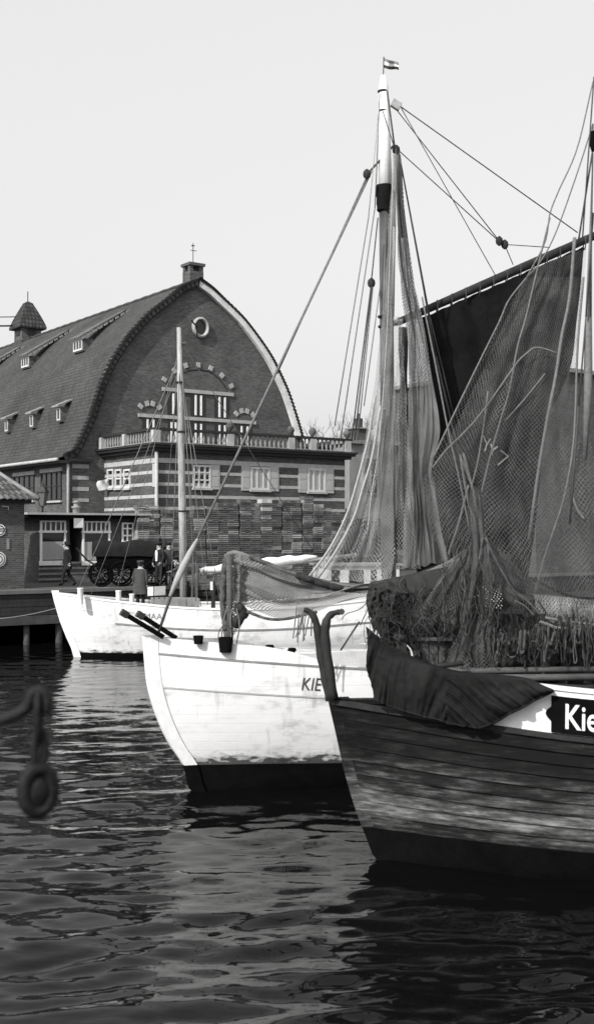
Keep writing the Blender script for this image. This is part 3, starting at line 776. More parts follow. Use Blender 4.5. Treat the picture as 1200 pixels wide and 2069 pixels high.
# street lamp
LP = Vector((-12.0, 54.0, GZ))
lp = thing('street_lamp', 'old gas street lamp with glass lantern behind the shop roof', 'street lamp', LP, A)
zl = 4.25 - (1022 - HY) / F * 54 - GZ
MB().lathe([(.11, 0), (.11, .5), (.06, .7), (.05, zl - .1), (.09, zl)], (0, 0, 0), 10).build('post', 'iron', lp, smooth=True)
lt = MB().lathe([(.14, zl), (.15, zl + .04), (.27, zl + .58), (.28, zl + .62)], (0, 0, 0), 4).build('lantern_glass', 'frame_dim', lp)
MB().lathe([(.34, zl + .62), (.34, zl + .66), (.16, zl + .9), (.1, zl + .92), (.1, zl + 1.02), (.05, zl + 1.05), (.02, zl + 1.25)], (0, 0, 0), 4).build('lantern_cap', 'iron', lp)
mb = MB()
for k in range(4):
    a = math.pi / 2 * k; mb.tube([(.145 * math.cos(a), .145 * math.sin(a), zl), (.275 * math.cos(a), .275 * math.sin(a), zl + .62)], .02, 4)
mb.build('lantern_frame', 'iron', lp)

# wires off to the left from the turret
TW = INV[hall.name].inverted() @ Vector((apex[0], ty, 0))
dW = TW.y
for nm, y0_, y1_, r, lb in (('wire', 640, 637, .035, 'thin upper wire running left from the turret'), ('wire', 658, 655, .06, 'thick lower cable running left from the turret')):
    p0, p1 = at(33, y0_, dW), at(-160, y1_ - 4, dW - 6)
    tag(rope(nm, [p0, p1], r, None, 'iron', sag=.1, world=False), lb, 'wire')

# ================================================================ FAR BUILDINGS on the right, trees
def block(name, label, px0, px1, ytop, d, depth, wm, rows, cols, roofh=0.0, wy=(.2, .8), fmat='stone'):
    p = at(px0, 0, d); p.z = GZ
    root = thing(name, label, 'building', p, A)
    f = Face(root, 0, 0, 'x'); w = f.pix(px1, 0)[0]; h = f.pix(px0, ytop)[1]
    MB().box(0, w, 0, depth, 0, h).build('wall', wm, root)
    mb = MB(); mb.box(-.25, w + .25, -.25, depth + .25, h + .002, h + .22); mb.build('cornice', 'stone_mid', root)
    if roofh:
        mb = MB(); mb.prism([(-.2, -.2, h + .222), (-.2, depth + .2, h + .222), (-.2, depth / 2, h + roofh)], (w + .4, 0, 0)); mb.build('roof', 'tile', root)
    for i in range(rows):
        for j in range(cols):
            u0 = w * (j + .3) / cols; u1 = w * (j + .7) / cols
            z0 = h * (i + wy[0]) / rows; z1 = h * (i + wy[1]) / rows
            fm = MB()
            for b in ((u0, u0 + .09, z0, z1), (u1 - .09, u1, z0, z1), (u0 + .09, u1 - .09, z0, z0 + .09), (u0 + .09, u1 - .09, z1 - .09, z1), ((u0 + u1) / 2 - .05, (u0 + u1) / 2 + .05, z0 + .09, z1 - .09), (u0 + .09, (u0 + u1) / 2 - .05, (z0 + z1) / 2, (z0 + z1) / 2 + .07), ((u0 + u1) / 2 + .05, u1 - .09, (z0 + z1) / 2, (z0 + z1) / 2 + .07)): f.box(fm, b[0], b[1], b[2], b[3], 0, .06)
            wo = fm.build('window', fmat, root); f.box(MB(), u0 + .02, u1 - .02, z0 + .02, z1 - .02, .003, .013).build('pane', 'glass', wo)
    return root, f, w, h
b1, f1, w1, h1 = block('quay_house', 'pale plastered house right of the terrace seen through the hanging net', 706, 1010, 896, 67, 9, 'plaster', 2, 4, 0, fmat='plaster')
MB().box(-.03, w1 + .03, -.03, .5, 0, 3.0).build('plinth', 'brick_far', b1)
x0, x1 = f1.pix(716, 0)[0], f1.pix(757, 0)[0]
pb = MB().box(x0 + .5, x1, .4, 1.4, h1 + .221, h1 + .95).build('parapet_box', 'brick_far', b1)  # lighter brick tone here stands in for distance haze
MB().box(x0 + .4, x1 + .1, .3, 1.5, h1 + .952, h1 + 1.03).build('parapet_cap', 'stone_mid', pb)
cm = MB(); cm.box(x0 + .75, x0 + 1.1, .6, .95, h1 + 1.032, h1 + 1.6); cm.lathe([(.1, 0), (.07, .3)], (x0 + .92, .77, h1 + 1.6), 8); cm.build('chimney', 'brick_far', b1)
block('warehouse', 'tall plain warehouse at the right edge behind the great net', 1082, 1330, 745, 60, 12, 'brick_far', 3, 0, 0)
block('far_shed', 'long low brick shed far behind the dark sail', 1000, 1090, 930, 72, 8, 'brick_far', 1, 3, 1.6, (.3, .7))

def bare_tree(px, ytop, d, seed, label):
    rnd = random.Random(seed)
    base = at(px, 0, d); base.z = GZ
    H = CH - (ytop - HY) / F * d - GZ
    root = thing('bare_tree', label, 'tree', base, 0)
    tr = MB(); cr = MB()
    tr.tube([(0, 0, 0), (.1, 0, H * .18), (.0, .1, H * .36)], [.38, .3, .24], 8)
    def grow(mb, p, d_, l, r, lv):
        pts = [p]; q_ = Vector(p); dd = Vector(d_)
        for k in range(3):
            dd = (dd + Vector((rnd.uniform(-.22, .22), rnd.uniform(-.22, .22), rnd.uniform(-.02, .2)))).normalized()
            q_ = q_ + dd * l / 3; pts.append(q_.copy())
        mb.tube(pts, [r, r * .85, r * .7, r * .5], 4 if lv > 1 else 5, cap=False)
        if lv < 5:
            for k in range(3 if lv < 4 else 4):
                b = pts[rnd.choice((1, 2, 3, 3))]
                nd_ = (dd + Vector((rnd.uniform(-.9, .9), rnd.uniform(-.9, .9), rnd.uniform(-.1, .6)))).normalized()
                grow(mb, b, nd_, l * rnd.uniform(.6, .82), max(r * .55, .022), lv + 1)
    for k in range(5):
        a = k * 1.3 + rnd.uniform(0, .6)
        grow(cr, Vector((0, .1, H * (.26 + .025 * k))), Vector((math.cos(a) * .7, math.sin(a) * .7, .9)).normalized(), H * .26, .15, 1)
    tr.build('trunk', 'bark', root, smooth=True); cr.build('crown', 'bark', root, smooth=True)
bare_tree(668, 838, 118, 3, 'bare leafless tree beyond the terrace, left one of two')
bare_tree(745, 832, 112, 5, 'bare leafless tree behind the pale house, right one of two')

# ================================================================ FISH CRATES
def crate_mesh(mn, seed):
    rnd = random.Random(seed); mb = MB(); w, d, h = .60, .42, .185
    for y in (-d / 2, d / 2 - .018):
        for k in range(2):
            z0 = .004 + k * .094; mb.box(-w / 2, w / 2, y, y + .018, z0, z0 + .066 + rnd.uniform(-.008, .004))
    for x in (-w / 2, w / 2 - .022):
        mb.box(x + .0005, x + .0215, -d / 2 + .019, d / 2 - .019, 0.002, h)
    for k in range(4):
        y = -d / 2 + .02 + k * .097; mb.box(-w / 2 + .023, w / 2 - .023, y, y + .085, 0, .014)
    o = mb.build('fish_crate', mn); me = o.data; bpy.data.objects.remove(o); return me
CR = {k: [crate_mesh(k, s) for s in range(2)] for k in ('crate_dark', 'crate_mid', 'crate_pale', 'crate_white')}
TFW = Face(hall, TX0, TY - 1.25, 'x')
crates = 0
LBL = {'crate_dark': 'dark slatted fish crate in the high stacks before the striped terrace wall',
       'crate_mid': 'grey slatted fish crate in the high stacks before the striped terrace wall',
       'crate_pale': 'pale slatted fish crate in the stacks before the striped terrace wall'}
tops = spl([270, 300, 345, 372, 385, 430, 470, 530, 560, 600, 640, 665, 690], [1022, 1020, 1024, 1040, 1030, 1014, 1010, 1008, 1012, 1004, 1012, 1030, 1040])
u = TFW.pix(284, 0)[0]
white_labels = ['white fish crate, topmost of the pale pair on the high stack', 'white fish crate, lower of the pale pair on the high stack', 'white fish crate one stack left of the pale pair', 'white fish crate standing low in the high stacks']
wspots = {}
uend = TFW.pix(688, 0)[0]
cols = []
while u < uend:
    cols.append(u); u += .616
for ci, u in enumerate(cols):
    wp = INV[hall.name].inverted() @ Vector((TX0 + u, TY - 1.25, 0)); px = CX + F * wp.x / wp.y
    n = int((CH - (tops(px) - HY) / F * wp.y - GZ) / .19 + random.uniform(-.4, .6))
    lean = random.uniform(-.006, .006)
    dk = random.random()
    for k in range(n):
        wpx_y = HY - ((GZ + k * .19 + .1) - CH) / wp.y * F
        r = random.random()
        kind = 'crate_dark' if r < (.35 if px < 350 else .68) else 'crate_mid' if r < .93 else 'crate_pale'
        if px < 345 and r > .55: kind = 'crate_pale'
        lab = LBL[kind]; grp = 'fish crates stacked along the terrace wall'
        for wi, (wx, wy) in enumerate(((541, 1014), (541, 1030), (526, 1044), (596, 1086))):
            if abs(px - wx) < 13 and abs(wpx_y - wy) < 4.6 and wi not in wspots:
                wspots[wi] = 1; kind = 'crate_white'; lab = white_labels[wi]
        o = bpy.data.objects.new('fish_crate', random.choice(CR[kind])); COL.objects.link(o)
        jx = random.uniform(-.025, .025) + lean * k; jy = random.uniform(-.05, .05)
        o.location = INV[hall.name].inverted() @ Vector((TX0 + u + jx, TY - 1.25 + jy, k * .19 + .003))
        o.rotation_euler = (0, 0, A + random.uniform(-.05, .05))
        tag(o, lab, 'crate', grp); crates += 1
print('crates', crates)

# ================================================================ PEOPLE
def person(label, base, facing, joints, mats, extras=(), scale=1.0, coat=None, hat=None, hat_m='cloth_dark', seated=False):
    root = thing('person', label, 'person', base, facing)
    J = {'pelvis': ((0, 0, .93), (.15, .11), None), 'spine': ((0, 0, 1.15), (.15, .11), 'pelvis'), 'chest': ((0, 0, 1.36), (.17, .12), 'spine'),
         'neck': ((0, -.01, 1.50), (.06, .06), 'chest'), 'head': ((0, -.02, 1.60), (.085, .10), 'neck'), 'crown': ((0, -.01, 1.69), (.075, .09), 'head'), 'nose': ((0, -.135, 1.60), (.016, .016), 'head')}
    for s, n in ((1, 'l'), (-1, 'r')):
        J.update({'sh' + n: ((.19 * s, 0, 1.42), (.07, .07), 'chest'), 'el' + n: ((.25 * s, .03, 1.16), (.055, .055), 'sh' + n), 'wr' + n: ((.24 * s, -.05, .92), (.036, .036), 'el' + n), 'ha' + n: ((.24 * s, -.07, .85), (.042, .028), 'wr' + n),
                  'hi' + n: ((.095 * s, 0, .88), (.10, .10), 'pelvis'), 'kn' + n: ((.10 * s, -.02, .49), (.075, .075), 'hi' + n), 'an' + n: ((.10 * s, .02, .09), (.055, .06), 'kn' + n), 'to' + n: ((.11 * s, -.15, .045), (.045, .04), 'an' + n)})
    for k, v in joints.items(): J[k] = (v, J[k][1], J[k][2])
    names = list(J); me = bpy.data.meshes.new('body')
    me.from_pydata([J[n][0] for n in names], [(names.index(J[n][2]), i) for i, n in enumerate(names) if J[n][2]], [])
    tmp = bpy.data.objects.new('body_skeleton', me); COL.objects.link(tmp)
    sk = tmp.modifiers.new('skin', 'SKIN'); sk.use_smooth_shade = True
    sl = me.skin_vertices[0].data
    for i, n in enumerate(names): sl[i].radius = J[n][1]; sl[i].use_root = (n == 'pelvis')
    ss = tmp.modifiers.new('sub', 'SUBSURF'); ss.levels = 1; ss.render_levels = 1
    dg = bpy.context.evaluated_depsgraph_get(); bpy.context.view_layer.update()
    bmx = bpy.data.meshes.new_from_object(tmp.evaluated_get(dg), depsgraph=dg)
    mb = MB(); mb.v = [tuple(v.co) for v in bmx.vertices]
    for p in bmx.polygons: mb.f.append(tuple(p.vertices)); mb.mi.append(0); mb.uv.append(None)
    # five fingers to a hand, rooted in the palm
    for n, s in (('l', 1), ('r', -1)):
        h = Vector(J['ha' + n][0]); w = Vector(J['wr' + n][0]); d = (h - w).normalized()
        fw = Vector((0, -1, 0)); fw = (fw - d * fw.dot(d)).normalized()
        for k in range(4):
            b = h + fw * (.03 - .02 * k) + d * .01
            ln = (.07, .08, .075, .06)[k]
            mb.tube([b, b + d * ln * .55, b + d * ln * .9 - Vector((.02 * s, 0, 0))], [.010, .0095, .008], 5)
        mb.tube([h - d * .03 + fw * .035, h + d * .0 + fw * .062, h + d * .03 + fw * .06], [.011, .0105, .009], 5)
    bpy.data.objects.remove(tmp)
    # colours by garment
    head_z = J['neck'][0][2] - .01
    for i, f in enumerate(mb.f):
        c = sum((Vector(mb.v[k]) for k in f), Vector()) / len(f)
        mi = 0
        if c.z > head_z and (Vector(J['head'][0]) - c).length < .24: mi = 2
        for n in 'lr':
            if (c - Vector(J['ha' + n][0])).length < .10 and (c - Vector(J['el' + n][0])).length > (Vector(J['wr' + n][0]) - Vector(J['el' + n][0])).length: mi = 2
            if (c - Vector(J['to' + n][0])).length < .19 and c.z < .14: mi = 3
        if mi == 0 and c.z < J['pelvis'][0][2] - .02 and abs(c.x) < .2: mi = 1
        mb.mi[i] = mi
    body = mb.build('body', [mats[0], mats[1], 'skin', 'black'], root, smooth=True)
    hd = Vector(J['head'][0]); cr = Vector(J['crown'][0])
    ey = MB()
    for s in (-1, 1): ey.lathe([(.002, -.011), (.011, 0), (.002, .011)], tuple(hd + Vector((.034 * s, -.098, .02))), 6)
    ey.build('eyes', 'black', root)
    er = MB()
    for s in (-1, 1): er.lathe([(.005, -.03), (.016, -.01), (.02, .02), (.006, .034)], tuple(hd + Vector((.088 * s, .0, .0))), 8, sx=.6)
    er.build('ears', 'skin', root, smooth=True)
    hr = MB(); hr.lathe([(.085, -.06), (.097, 0), (.088, .05), (.05, .085), (.01, .095)], tuple(cr + Vector((0, .018, -.03))), 12, sy=1.05); hr.build('hair', 'cloth_dark', root, smooth=True)
    if hat == 'hat':
        h = MB(); h.lathe([(.175, 0), (.18, .012), (.105, .03), (.10, .12), (.06, .14), (.01, .13)], tuple(cr + Vector((0, 0, -.01))), 16, sy=1.15); h.build('hat', hat_m, root, smooth=True)
    if hat == 'cap':
        h = MB(); h.lathe([(.09, 0), (.105, .01), (.13, .06), (.11, .085), (.01, .095)], tuple(cr + Vector((0, 0, -.0))), 14, sy=1.08)
        h.obox(tuple(cr + Vector((0, -.13, .005))), (.075, 0, 0), (0, .05, -.015), (0, 0, .006)); h.build('cap', hat_m, root, smooth=True)
    if coat:
        cm_, zb, rb = coat
        c = MB(); rows = []
        ch = Vector(J['chest'][0]); pv = Vector(J['pelvis'][0])
        for (z, rx, ry) in ((ch.z + .13, .10, .085), (ch.z + .09, .19, .12), (ch.z, .215, .15), (ch.z - .2, .205, .15), (pv.z, .215, .165), (zb, rb, rb * .8)):
            f = min(max((z - pv.z) / (ch.z - pv.z), 0), 1.3); ctr = pv.lerp(ch, f)
            rows.append([(ctr.x + rx * math.cos(2 * math.pi * k / 20) * (1 + .03 * math.sin(k * 2.3)), ctr.y + ry * math.sin(2 * math.pi * k / 20) * (1 + .04 * math.sin(k * 3.1 + z * 3)), z) for k in range(20)])
        c.grid(rows, close=True); c.build('coat', cm_, root, smooth=True)
    for nm, fn, m_ in extras: fn().build(nm, m_, root, smooth=True)
    return root
# walking man in hat before the shop (moves left, seen from the side)
p = at(137, 0, 46.0); p.z = GZ + .01
person('person in dark suit and hat walking past the shop window', p, math.radians(-75), {
    'knl': (.09, -.17, .50), 'anl': (.09, -.20, .10), 'tol': (.09, -.37, .07), 'knr': (-.09, .06, .48), 'anr': (-.09, .33, .13), 'tor': (-.09, .21, .045),
    'ell': (.25, .12, 1.17), 'wrl': (.24, .08, .95), 'hal': (.24, .07, .88), 'elr': (-.25, -.06, 1.15), 'wrr': (-.23, -.17, .95), 'har': (-.23, -.2, .89)}, ('cloth_dark', 'cloth_dark'), hat='hat', coat=('cloth_dark', .70, .22))
p = at(322, 0, 46.2); p.z = GZ + .01
person('person in dark jacket and cap with open white shirt beside the wagon', p, math.radians(-35), {'wrl': (.2, -.15, .95), 'hal': (.19, -.2, .9), 'elr': (-.27, .02, 1.16), 'wrr': (-.26, -.1, .93)}, ('cloth_dark', 'cloth_dark'), hat='cap',
       extras=(('shirt_front', lambda: MB().grid([[(x, -.15 - .02 * math.cos(x * 8), z) for x in (-.06 * k, 0, .06 * k)] for z, k in ((1.46, .6), (1.36, 1.1), (1.2, 1.0), (1.02, .8))]), 'shirt'),))
p = at(341, 0, 46.4); p.z = GZ + .01
person('person in grey jacket standing right of the man with white shirt', p, math.radians(25), {'wrl': (.22, -.12, .93), 'hal': (.22, -.16, .87)}, ('cloth_mid', 'cloth_dark'), hat='cap')
p = at(359, 0, 46.5); p.z = GZ + .01
person('person in grey clothes crouching by the foot of the slender mast', p, math.radians(-60), {
    'pelvis': (0, .12, .42), 'spine': (0, .10, .62), 'chest': (0, 0, .80), 'neck': (0, -.05, .93), 'head': (0, -.09, 1.02), 'crown': (0, -.08, 1.11), 'nose': (0, -.205, 1.02),
    'shl': (.19, -.01, .86), 'ell': (.25, -.17, .68), 'wrl': (.15, -.36, .60), 'hal': (.12, -.42, .58), 'shr': (-.19, -.01, .86), 'elr': (-.25, -.17, .68), 'wrr': (-.15, -.36, .60), 'har': (-.12, -.42, .58),
    'hil': (.1, .1, .40), 'knl': (.14, -.26, .50), 'anl': (.13, -.08, .09), 'tol': (.13, -.25, .045), 'hir': (-.1, .1, .40), 'knr': (-.14, -.26, .50), 'anr': (-.13, -.08, .09), 'tor': (-.13, -.25, .045)}, ('cloth_mid', 'cloth_dark'), hat='cap')

# ================================================================ WAGON
wp = at(262, 0, 46.9); wp.z = GZ
wag = thing('wagon', 'dark horse wagon with spoked wheels and tarpaulin cover on the quay', 'wagon', wp, math.radians(12))
bd = MB(); bd.prism([(-1.25, -.55, .72), (1.35, -.55, .72), (1.45, -.62, 1.25), (-1.35, -.62, 1.25)], (0, 1.2, 0)); bd.build('body', 'black', wag)
tp = MB(); rows = []
for i in range(13):
    x = -1.5 + 3.05 * i / 12; row = []
    for j in range(11):
        a = math.pi * j / 10
        row.append((x, -.7 * math.cos(a), 1.22 + (.62 + .05 * math.sin(i * 1.1)) * math.sin(a) ** .45 * (1 if 0 < i < 12 else .9) + .03 * noise.noise((x * 2, j * .5, 0))))
    rows.append(row)
tp.grid(rows); tp.add(rows[0], [tuple(range(11))]); tp.add(rows[-1], [tuple(range(11))]); tp.build('tarpaulin', 'canvas_tarp', wag, smooth=True)
def wheel(x, y, R):
    w = MB(); w.ring((x, y, R), R - .04, .045, (1, 0, 0), (0, 0, 1), 28, 6); o = w.build('wheel', 'black', wag, smooth=True)
    s_ = MB()
    for k in range(12):
        a = math.pi * 2 * k / 12; s_.tube([(x + .06 * math.cos(a), y, R + .06 * math.sin(a)), (x + (R - .06) * math.cos(a), y, R + (R - .06) * math.sin(a))], .022, 5)
    s_.build('spokes', 'black', o); MB().tube([(x, y - .12, R), (x, y + .12, R)], .09, 10).build('hub', 'iron', o)
for y in (-.78, .72): wheel(-.35, y, .52); wheel(-1.15, y, .48); 
for y in (-.78, .72): wheel(.98, y, .52)
for y in (-.3, .3): MB().tube([(-1.2, y, .75), (-1.7, y, 1.05), (-2.15, y * .8, 1.55)], .04, 6).build('shaft', 'wood_dark', wag)
MB().tube([(-1.75, -.32, 1.08), (-1.75, .32, 1.08)], .035, 6).build('crossbar', 'wood_dark', wag)
br = MB().box(.6, 1.4, -.5, .5, .55, .72).build('undercarriage', 'black', wag)
# pale parcel on the shop window ledge / load board behind wagon
pb_ = MB(); c = at(213, 1082, 49.0); pb_.obox(c, EX * .25, EY * .15, (0, 0, .28)); 

# ================================================================ SHIPS
def make_hull(root, L, B, zs, stem, zboot, mats, zk=-1.0, full=.42, strakes=0, lap=.026, stern=.35, nflare=(1.25, 3.6), bow_pow=2.3):
    st_z = [p[0] for p in stem]; st_x = [p[1] for p in stem]
    o_ = np.argsort(st_z); sx = spl([st_z[i] for i in o_], [st_x[i] for i in o_])
    def fn(s, t, side, off=0.0):
        q_ = min(s / full, 1.0)
        zt = zs(s * L); z = zt + (zk - zt) * t
        b = B * (1 - (1 - q_) ** bow_pow)
        if s > .62: b *= 1 - stern * ((s - .62) / .38) ** 2
        n = nflare[0] + (nflare[1] - nflare[0]) * smooth(q_ * 1.05)
        y = b * max(1 - t ** n, 0) + off * min(s * 14, 1)
        x = sx(z) * (1 - s) ** 4 + s * L
        return (x, side * y, z)
    ns = 46; S = [(i / ns) ** 1.5 for i in range(ns + 1)]
    def tb(s):
        zt = zs(s * L); return (zt - zboot) / (zt - zk)
    for part in (0, 1):
        mb = MB()
        for side in (-1, 1):
            if part == 0 and strakes:
                for j in range(strakes):
                    for sub in (0, 1):
                        rows = []
                        if sub == 0:
                            for k in range(4):
                                rows.append([fn(s, tb(s) * (j + k / 3) / strakes, side, .004 + lap * k / 3) for s in S])
                        else:
                            if j == strakes - 1: continue
                            rows = [[fn(s, tb(s) * (j + 1) / strakes, side, .004 + lap) for s in S], [fn(s, tb(s) * (j + 1) / strakes, side, .0) for s in S]]
                        mb.grid(rows, mi=(0, 2, 1, 0, 1, 2, 0, 0, 1, 2)[j] if side < 0 else 0)
            else:
                nr = 22 if part == 0 else 10
                rows = [[fn(s, tb(s) * k / nr if part == 0 else tb(s) + (1 - tb(s)) * k / nr, side, 0 if part == 0 else .003 + (lap if strakes else 0)) for s in S] for k in range(nr + 1)]
                mb.grid(rows)
        # transom
        if part == 0:
            nr = 12; l = [fn(1, tb(1) * k / nr, -1) for k in range(nr + 1)]; r = [fn(1, tb(1) * k / nr, 1) for k in range(nr + 1)]
            mb.add(l + r[::-1], [tuple(range(2 * nr + 2))])
        mb.build('hull' if part == 0 else 'boot_top', mats[part], root, smooth=True, fixn=False)
    return fn, S
def rail(root, fn, S, w, h, name, m, up=0.0, s0=0.0, s1=1.0, out=.03, t=0.0):
    mb = MB()
    for side in (-1, 1):
        R = [[], [], [], []]
        for s in S:
            if s < s0 or s > s1: continue
            x, y, z = fn(s, t, side); a = side * out; b = -side * (w - out)
            if abs(y) < w - out: b = -y
            R[0].append((x, y + a, z + up)); R[1].append((x, y + a, z + up + h)); R[2].append((x, y + b, z + up + h)); R[3].append((x, y + b, z + up))
        mb.grid(R + [R[0]])
    return mb.build(name, m, root)
def deck(root, fn, S, drop, m, bulw='white_paint', inset=.07):
    mb = MB(); inn = MB(); rows = []
    for s in S[2:]:
        xa, ya, za = fn(s, 0, 1)
        y = max(abs(ya) - inset, .01); rows.append([(xa, -y, za - drop), (xa, -y * .5, za - drop + .03), (xa, 0, za - drop + .05), (xa, y * .5, za - drop + .03), (xa, y, za - drop)])
    mb.grid(rows); mb.build('deck', m, root, smooth=True)
    for side in (-1, 1):
        R = [[], []]
        for s in S[2:]:
            xa, ya, za = fn(s, 0, side); y = max(abs(ya) - inset, .01) * side
            R[0].append((xa, y, za + .0)); R[1].append((xa, y, za - drop))
        inn.grid(R)
    inn.build('bulwark', bulw, root)
def stem_post(root, pts, m, w=.08, fwd=.09, back=.15, name='stem_post'):
    """pts: local (x, z) down the stem"""
    mb = MB(); R = [[], [], [], []]
    n = len(pts)
    for i, (x, z) in enumerate(pts):
        R[0].append((x - fwd, -w * .6, z)); R[1].append((x - fwd, w * .6, z)); R[2].append((x + back, w * 1.15, z)); R[3].append((x + back, -w * 1.15, z))
    mb.grid(R + [R[0]])
    mb.add([R[k][0] for k in range(4)], [(0, 1, 2, 3)])
    return mb.build(name, m, root)
def text_obj(body, size, sx=1.0, bold=0.0, extrude=.0):
    cu = bpy.data.curves.new('lettering', 'FONT'); cu.body = body; cu.size = size; cu.offset = bold; cu.resolution_u = 3; cu.fill_mode = 'BOTH'; cu.extrude = extrude
    o = bpy.data.objects.new('lettering', cu); COL.objects.link(o); bpy.context.view_layer.update()
    dg = bpy.context.evaluated_depsgraph_get(); me = bpy.data.meshes.new_from_object(o.evaluated_get(dg), depsgraph=dg)
    vs = [(v.co.x * sx, v.co.y) for v in me.vertices]; fs = [tuple(p.vertices) for p in me.polygons]
    bpy.data.objects.remove(o)
    return vs, fs
def letters_on_hull(root, body, size, sx, px, py, ref_obj, m, slant=0.0, bold=.0, drop=0.0):
    """wraps lettering onto the near side of a hull, starting where (px, py) looks at it"""
    vs, fs = text_obj(body, size, sx, bold)
    me = ref_obj.data
    bvh = BVHTree.FromPolygons([v.co for v in me.vertices], [tuple(p.vertices) for p in me.polygons])
    o = loc(root, (0, 0, CH)); p = loc(root, at(px, py, 10.0))
    h, n_, _, _ = bvh.ray_cast(o, (p - o).normalized())
    if h is None: return None
    out = []
    for x, y in vs:
        q_ = Vector((h.x + x + slant * y, -6, h.z + y + drop * x))
        hh, nn, _, _ = bvh.ray_cast(q_, Vector((0, 1, 0)))
        out.append(hh + Vector((0, -.012, 0)) if hh else Vector((q_.x, h.y - .01, q_.z)))
    mb = MB(); mb.add(out, fs); return mb.build('lettering', m, root)
def child(root, nm): return [c for c in root.children if c.name.split('.')[0] == nm][0]

# ---------------- SHIP 1: the far white cutter along the quay
T1 = math.radians(14); O1 = at(155, 1328, 38.8); O1.z = 0
s1 = thing('fishing_boat', 'white cutter moored at the quay with slender pale mast and furled white sail', 'fishing boat', O1, T1)
D1 = (math.cos(T1), math.sin(T1))
def ax(O, D, px, py, side=0.0):
    """world point on a boat's centre plane (side metres towards the camera)"""
    pp = (O[0] + side * D[1], O[1] - side * D[0])
    t, w = hit(px, py, pp, D); return t, w
stem1 = [(ax(O1, D1, x, y)[1].z, ax(O1, D1, x, y)[0]) for x, y in ((110, 1193), (116, 1218), (127, 1255), (140, 1288), (150, 1310), (155, 1328))] + [(-1.0, 1.1)]
zs1 = spl([-1.2, 0, 1.5, 4, 7, 10, 15], [2.32, 2.16, 1.93, 1.68, 1.66, 1.90, 2.2])
fn1, S1 = make_hull(s1, 15.0, 2.0, zs1, stem1, .16, ('hull_white_far', 'black'))
deck(s1, fn1, S1, .4, 'deck')
rail(s1, fn1, S1, .13, .06, 'cap_rail', 'white_paint')
rail(s1, fn1, S1, .05, .05, 'rubbing_strake', 'stone_mid', s0=.10, t=.26, out=.03)
stem_post(s1, [(x, z) for z, x in sorted(stem1, reverse=True)[:-1]], 'white_paint', w=.07)
h1_ = child(s1, 'hull')
letters_on_hull(s1, 'MAA', .29, .95, 291, 1251, h1_, 'stone_mid')
t0, mtop = ax(O1, D1, 362, 662); t1, mbot = ax(O1, D1, 372, 1215)
MB().tube([mbot - Vector((0, 0, .3)), mbot.lerp(mtop, .35), mbot.lerp(mtop, .7), mtop], [.135, .13, .11, .075], 12).build('mast', 'mast_pale', s1, smooth=True, world=True)
MB().tube([mtop - Vector((0, 0, .55)), mtop - Vector((-.25, 0, .55))], .05, 6).build('mast_crane', 'wood', s1, world=True)
for k in range(3):
    p = mbot.lerp(mtop, (.33, .62, .80)[k]); MB().ring(p, .14, .03, Vector((1, 0, 0)), Vector((0, 1, 0)), 12, 5).build('mast_band', 'iron', s1, world=True)
# boom with furled white sail
ba = ax(O1, D1, 405, 1160)[1]; bb = ax(O1, D1, 640, 1131)[1]
MB().tube([ba, bb + (bb - ba) * .35], .07, 8).build('boom', 'wood_pale', s1, smooth=True, world=True)
pts = []; rr_ = []
for i in range(22):
    f = i / 21; pts.append(ba.lerp(bb, f) + Vector((0, -.02, .11 + .02 * math.sin(i * 1.7)))); rr_.append(.06 + .13 * math.sin(math.pi * min(f * 1.0 + .04, 1)) ** .6 * (.75 + .35 * f) * (1 + .12 * math.sin(i * 2.1)))
MB().tube(pts, rr_, 10).build('furled_sail', 'canvas_white', s1, smooth=True, world=True)
for (a, b, r) in (((364, 720), (157, 1196), .018), ((364, 700), (235, 1200), .012), ((365, 740), (185, 1200), .012)):
    rope('forestay', [ax(O1, D1, *a)[1], ax(O1, D1, *b)[1]], r, s1, 'rope_mid')
for (a, b, sd, m_) in (((364, 730), (345, 1212), 1.6, 'rope_mid'), ((364, 690), (322, 1205), -1.6, 'rope_mid'), ((367, 720), (396, 1215), 1.6, 'rope_mid'), ((367, 740), (420, 1222), 1.7, 'rope_mid'), ((367, 760), (446, 1222), 1.7, 'rope_mid'), ((368, 800), (406, 1225), -1.5, 'rope_mid'), ((366, 690), (640, 1125), .0, 'rope')):
    rope('shroud', [ax(O1, D1, *a)[1], ax(O1, D1, b[0], b[1], sd)[1]], .014, s1, m_)
# bollards, winch, rails and gear on deck
for (px, py, r, h, m_) in ((240, 1216, .09, .38, 'white_paint'), (163, 1203, .10, .25, 'white_paint'), (267, 1219, .085, .32, 'white_paint')):
    p = ax(O1, D1, px, py, .8)[1]; MB().lathe([(r, -.3), (r, h - .05), (r * 1.15, h - .03), (r * 1.1, h)], tuple(p), 10).build('bollard', m_, s1, smooth=True, world=True)
rl = MB()
for px in (302, 312, 322, 333): p = ax(O1, D1, px, 1224, 1.0)[1]; rl.tube([p, p + Vector((0, 0, .62))], .018, 5)
o_ = rl.build('guard_rail', 'iron', s1, world=True)
a_ = ax(O1, D1, 299, 1201, 1.0)[1]; b_ = ax(O1, D1, 335, 1199, 1.0)[1]
for (f0, f1) in ((0, .32), (.36, 1)):
    c = a_.lerp(b_, (f0 + f1) / 2) + Vector((0, -.03, .1)); MB().obox(c, (b_ - a_) * ((f1 - f0) / 2), Vector((0, .02, 0)), (0, 0, .15)).build('rail_board', 'canvas_white' if f0 == 0 else 'stone', s1, world=True)
wn = MB(); p = ax(O1, D1, 405, 1215)[1]
wn.tube([p + Vector((-.5, 0, .3)), p + Vector((.5, .1, .3))], .22, 12); wn.tube([p + Vector((-.7, 0, .3)), p + Vector((.7, .1, .3))], .09, 8)
